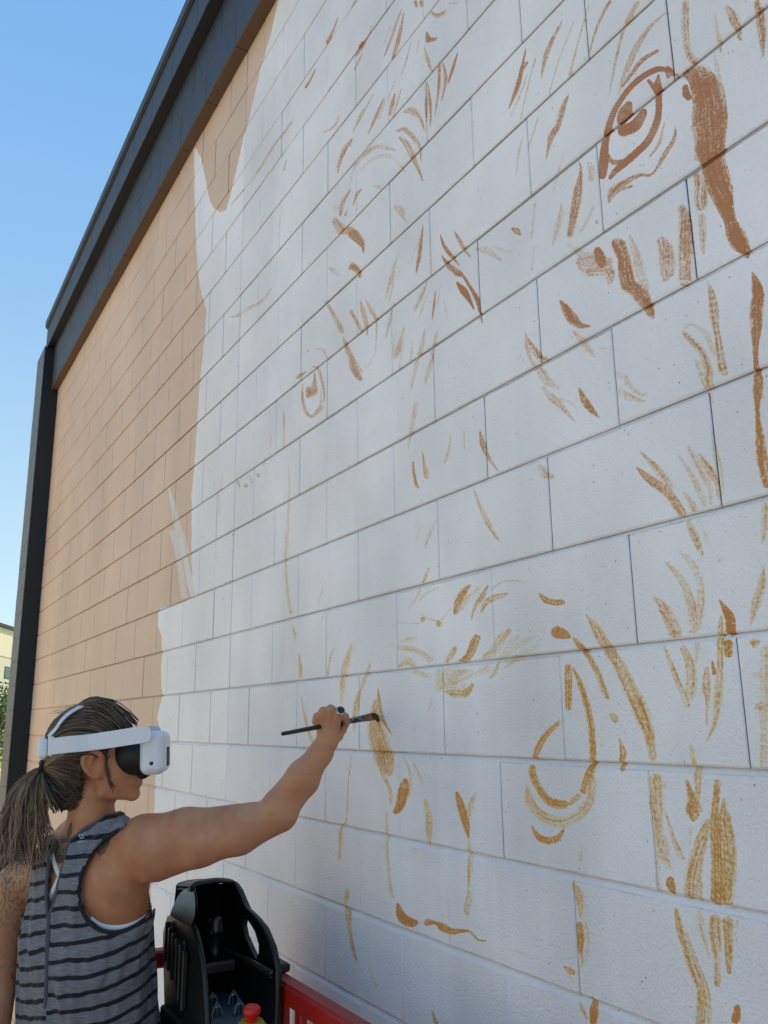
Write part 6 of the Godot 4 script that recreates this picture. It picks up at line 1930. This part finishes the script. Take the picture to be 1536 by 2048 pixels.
func ribbon(st: SurfaceTool, pts: Array, half: float, th: float) -> void:
	st.set_smooth_group(-1)
	var n := pts.size()
	var rings := []
	for i in n:
		var t: Vector3 = (pts[mini(i + 1, n - 1)] - pts[maxi(i - 1, 0)]).normalized()
		var o: Vector3 = (pts[i] - HC).normalized()
		o = (o - t * o.dot(t)).normalized()
		var u := t.cross(o)
		rings.append([pts[i] + u * half + o * th, pts[i] - u * half + o * th, pts[i] - u * half - o * th, pts[i] + u * half - o * th])
	for i in n - 1:
		for k in 4:
			var k2 := (k + 1) % 4
			quad(st, rings[i][k], rings[i][k2], rings[i + 1][k2], rings[i + 1][k])

# ---------------------------------------------------------------- brush
func build_brush() -> void:
	var tip := Vector3(1.1273, 3.0931, 0.0040)
	var butt := Vector3(1.2193, 3.0528, 0.3187)
	var b := thing("paint_brush", "long black handled paintbrush with a brown loaded tip held to the wall", "paintbrush")
	var ax := (tip - butt).normalized()
	var len_ := (tip - butt).length()
	var st := started()
	st.set_smooth_group(0)
	lathe(st, butt, ax, [[0.0, 0.0], [0.001, 0.0035], [0.006, 0.0047], [0.05, 0.0050], [0.12, 0.0058], [0.18, 0.0068], [len_ - 0.118, 0.0066], [len_ - 0.112, 0.0060]], 16)
	put("handle", done(st), mat(Color(0.06, 0.06, 0.065), 0.35), b)
	st = started()
	st.set_smooth_group(0)
	lathe(st, butt, ax, [[len_ - 0.114, 0.0068], [len_ - 0.108, 0.0072], [len_ - 0.102, 0.0068], [len_ - 0.098, 0.0074], [len_ - 0.062, 0.0082], [len_ - 0.060, 0.0076]], 16)
	var fm := mat(Color.WHITE, 0.35, 0.7)
	var im := Image.create(64, 64, false, Image.FORMAT_RGB8)
	var f := noise(61, 0.09, 2)
	for y in 64:
		for x in 64: im.set_pixel(x, y, Color(0.10, 0.13, 0.16) if f.get_noise_2d(x, y) < 0.12 else Color(0.55, 0.60, 0.63))
	fm.albedo_texture = ImageTexture.create_from_image(im)
	fm.uv1_triplanar = true
	fm.uv1_scale = Vector3(14, 14, 14)
	put("ferrule", done(st), fm, b)
	# bristles: clean and sandy at the root, loaded at the bent tip
	var r := RandomNumberGenerator.new()
	r.seed = 12
	var root := SurfaceTool.new()
	root.begin(Mesh.PRIMITIVE_TRIANGLES)
	root.set_smooth_group(0)
	var load_ := SurfaceTool.new()
	load_.begin(Mesh.PRIMITIVE_TRIANGLES)
	load_.set_smooth_group(0)
	var u := ax.cross(Vector3.UP).normalized()
	var w := ax.cross(u)
	for i in 90:
		var a := r.randf() * TAU
		var d := sqrt(r.randf())
		var o := (u * cos(a) * 0.0062 + w * sin(a) * 0.0072) * d
		var p0 := butt + ax * (len_ - 0.062) + o
		var p1 := butt + ax * (len_ - 0.034) + o * 1.25
		var p2 := butt + ax * (len_ - 0.013) + o * 1.1 + Vector3(0.001, -0.001, 0)
		var p3 := tip + o * 0.9 + Vector3(0.002, -0.004 - 0.009 * r.randf(), 0.002)
		p3.z = maxf(p3.z, 0.002)
		tube(root, [p0, p1, p1.lerp(p2, 0.4)], [0.0010, 0.0011, 0.0011], 4)
		tube(load_, spline([p1.lerp(p2, 0.2), p2, p3], 3), [0.0014, 0.0014, 0.0015, 0.0015, 0.0014, 0.0012, 0.0006], 4)
	root.generate_normals()
	load_.generate_normals()
	put("bristles", root.commit(), mat(Color(0.60, 0.42, 0.30), 0.6), b)
	put("wet_bristles", load_.commit(), mat(Color(0.36, 0.17, 0.075), 0.3), b)
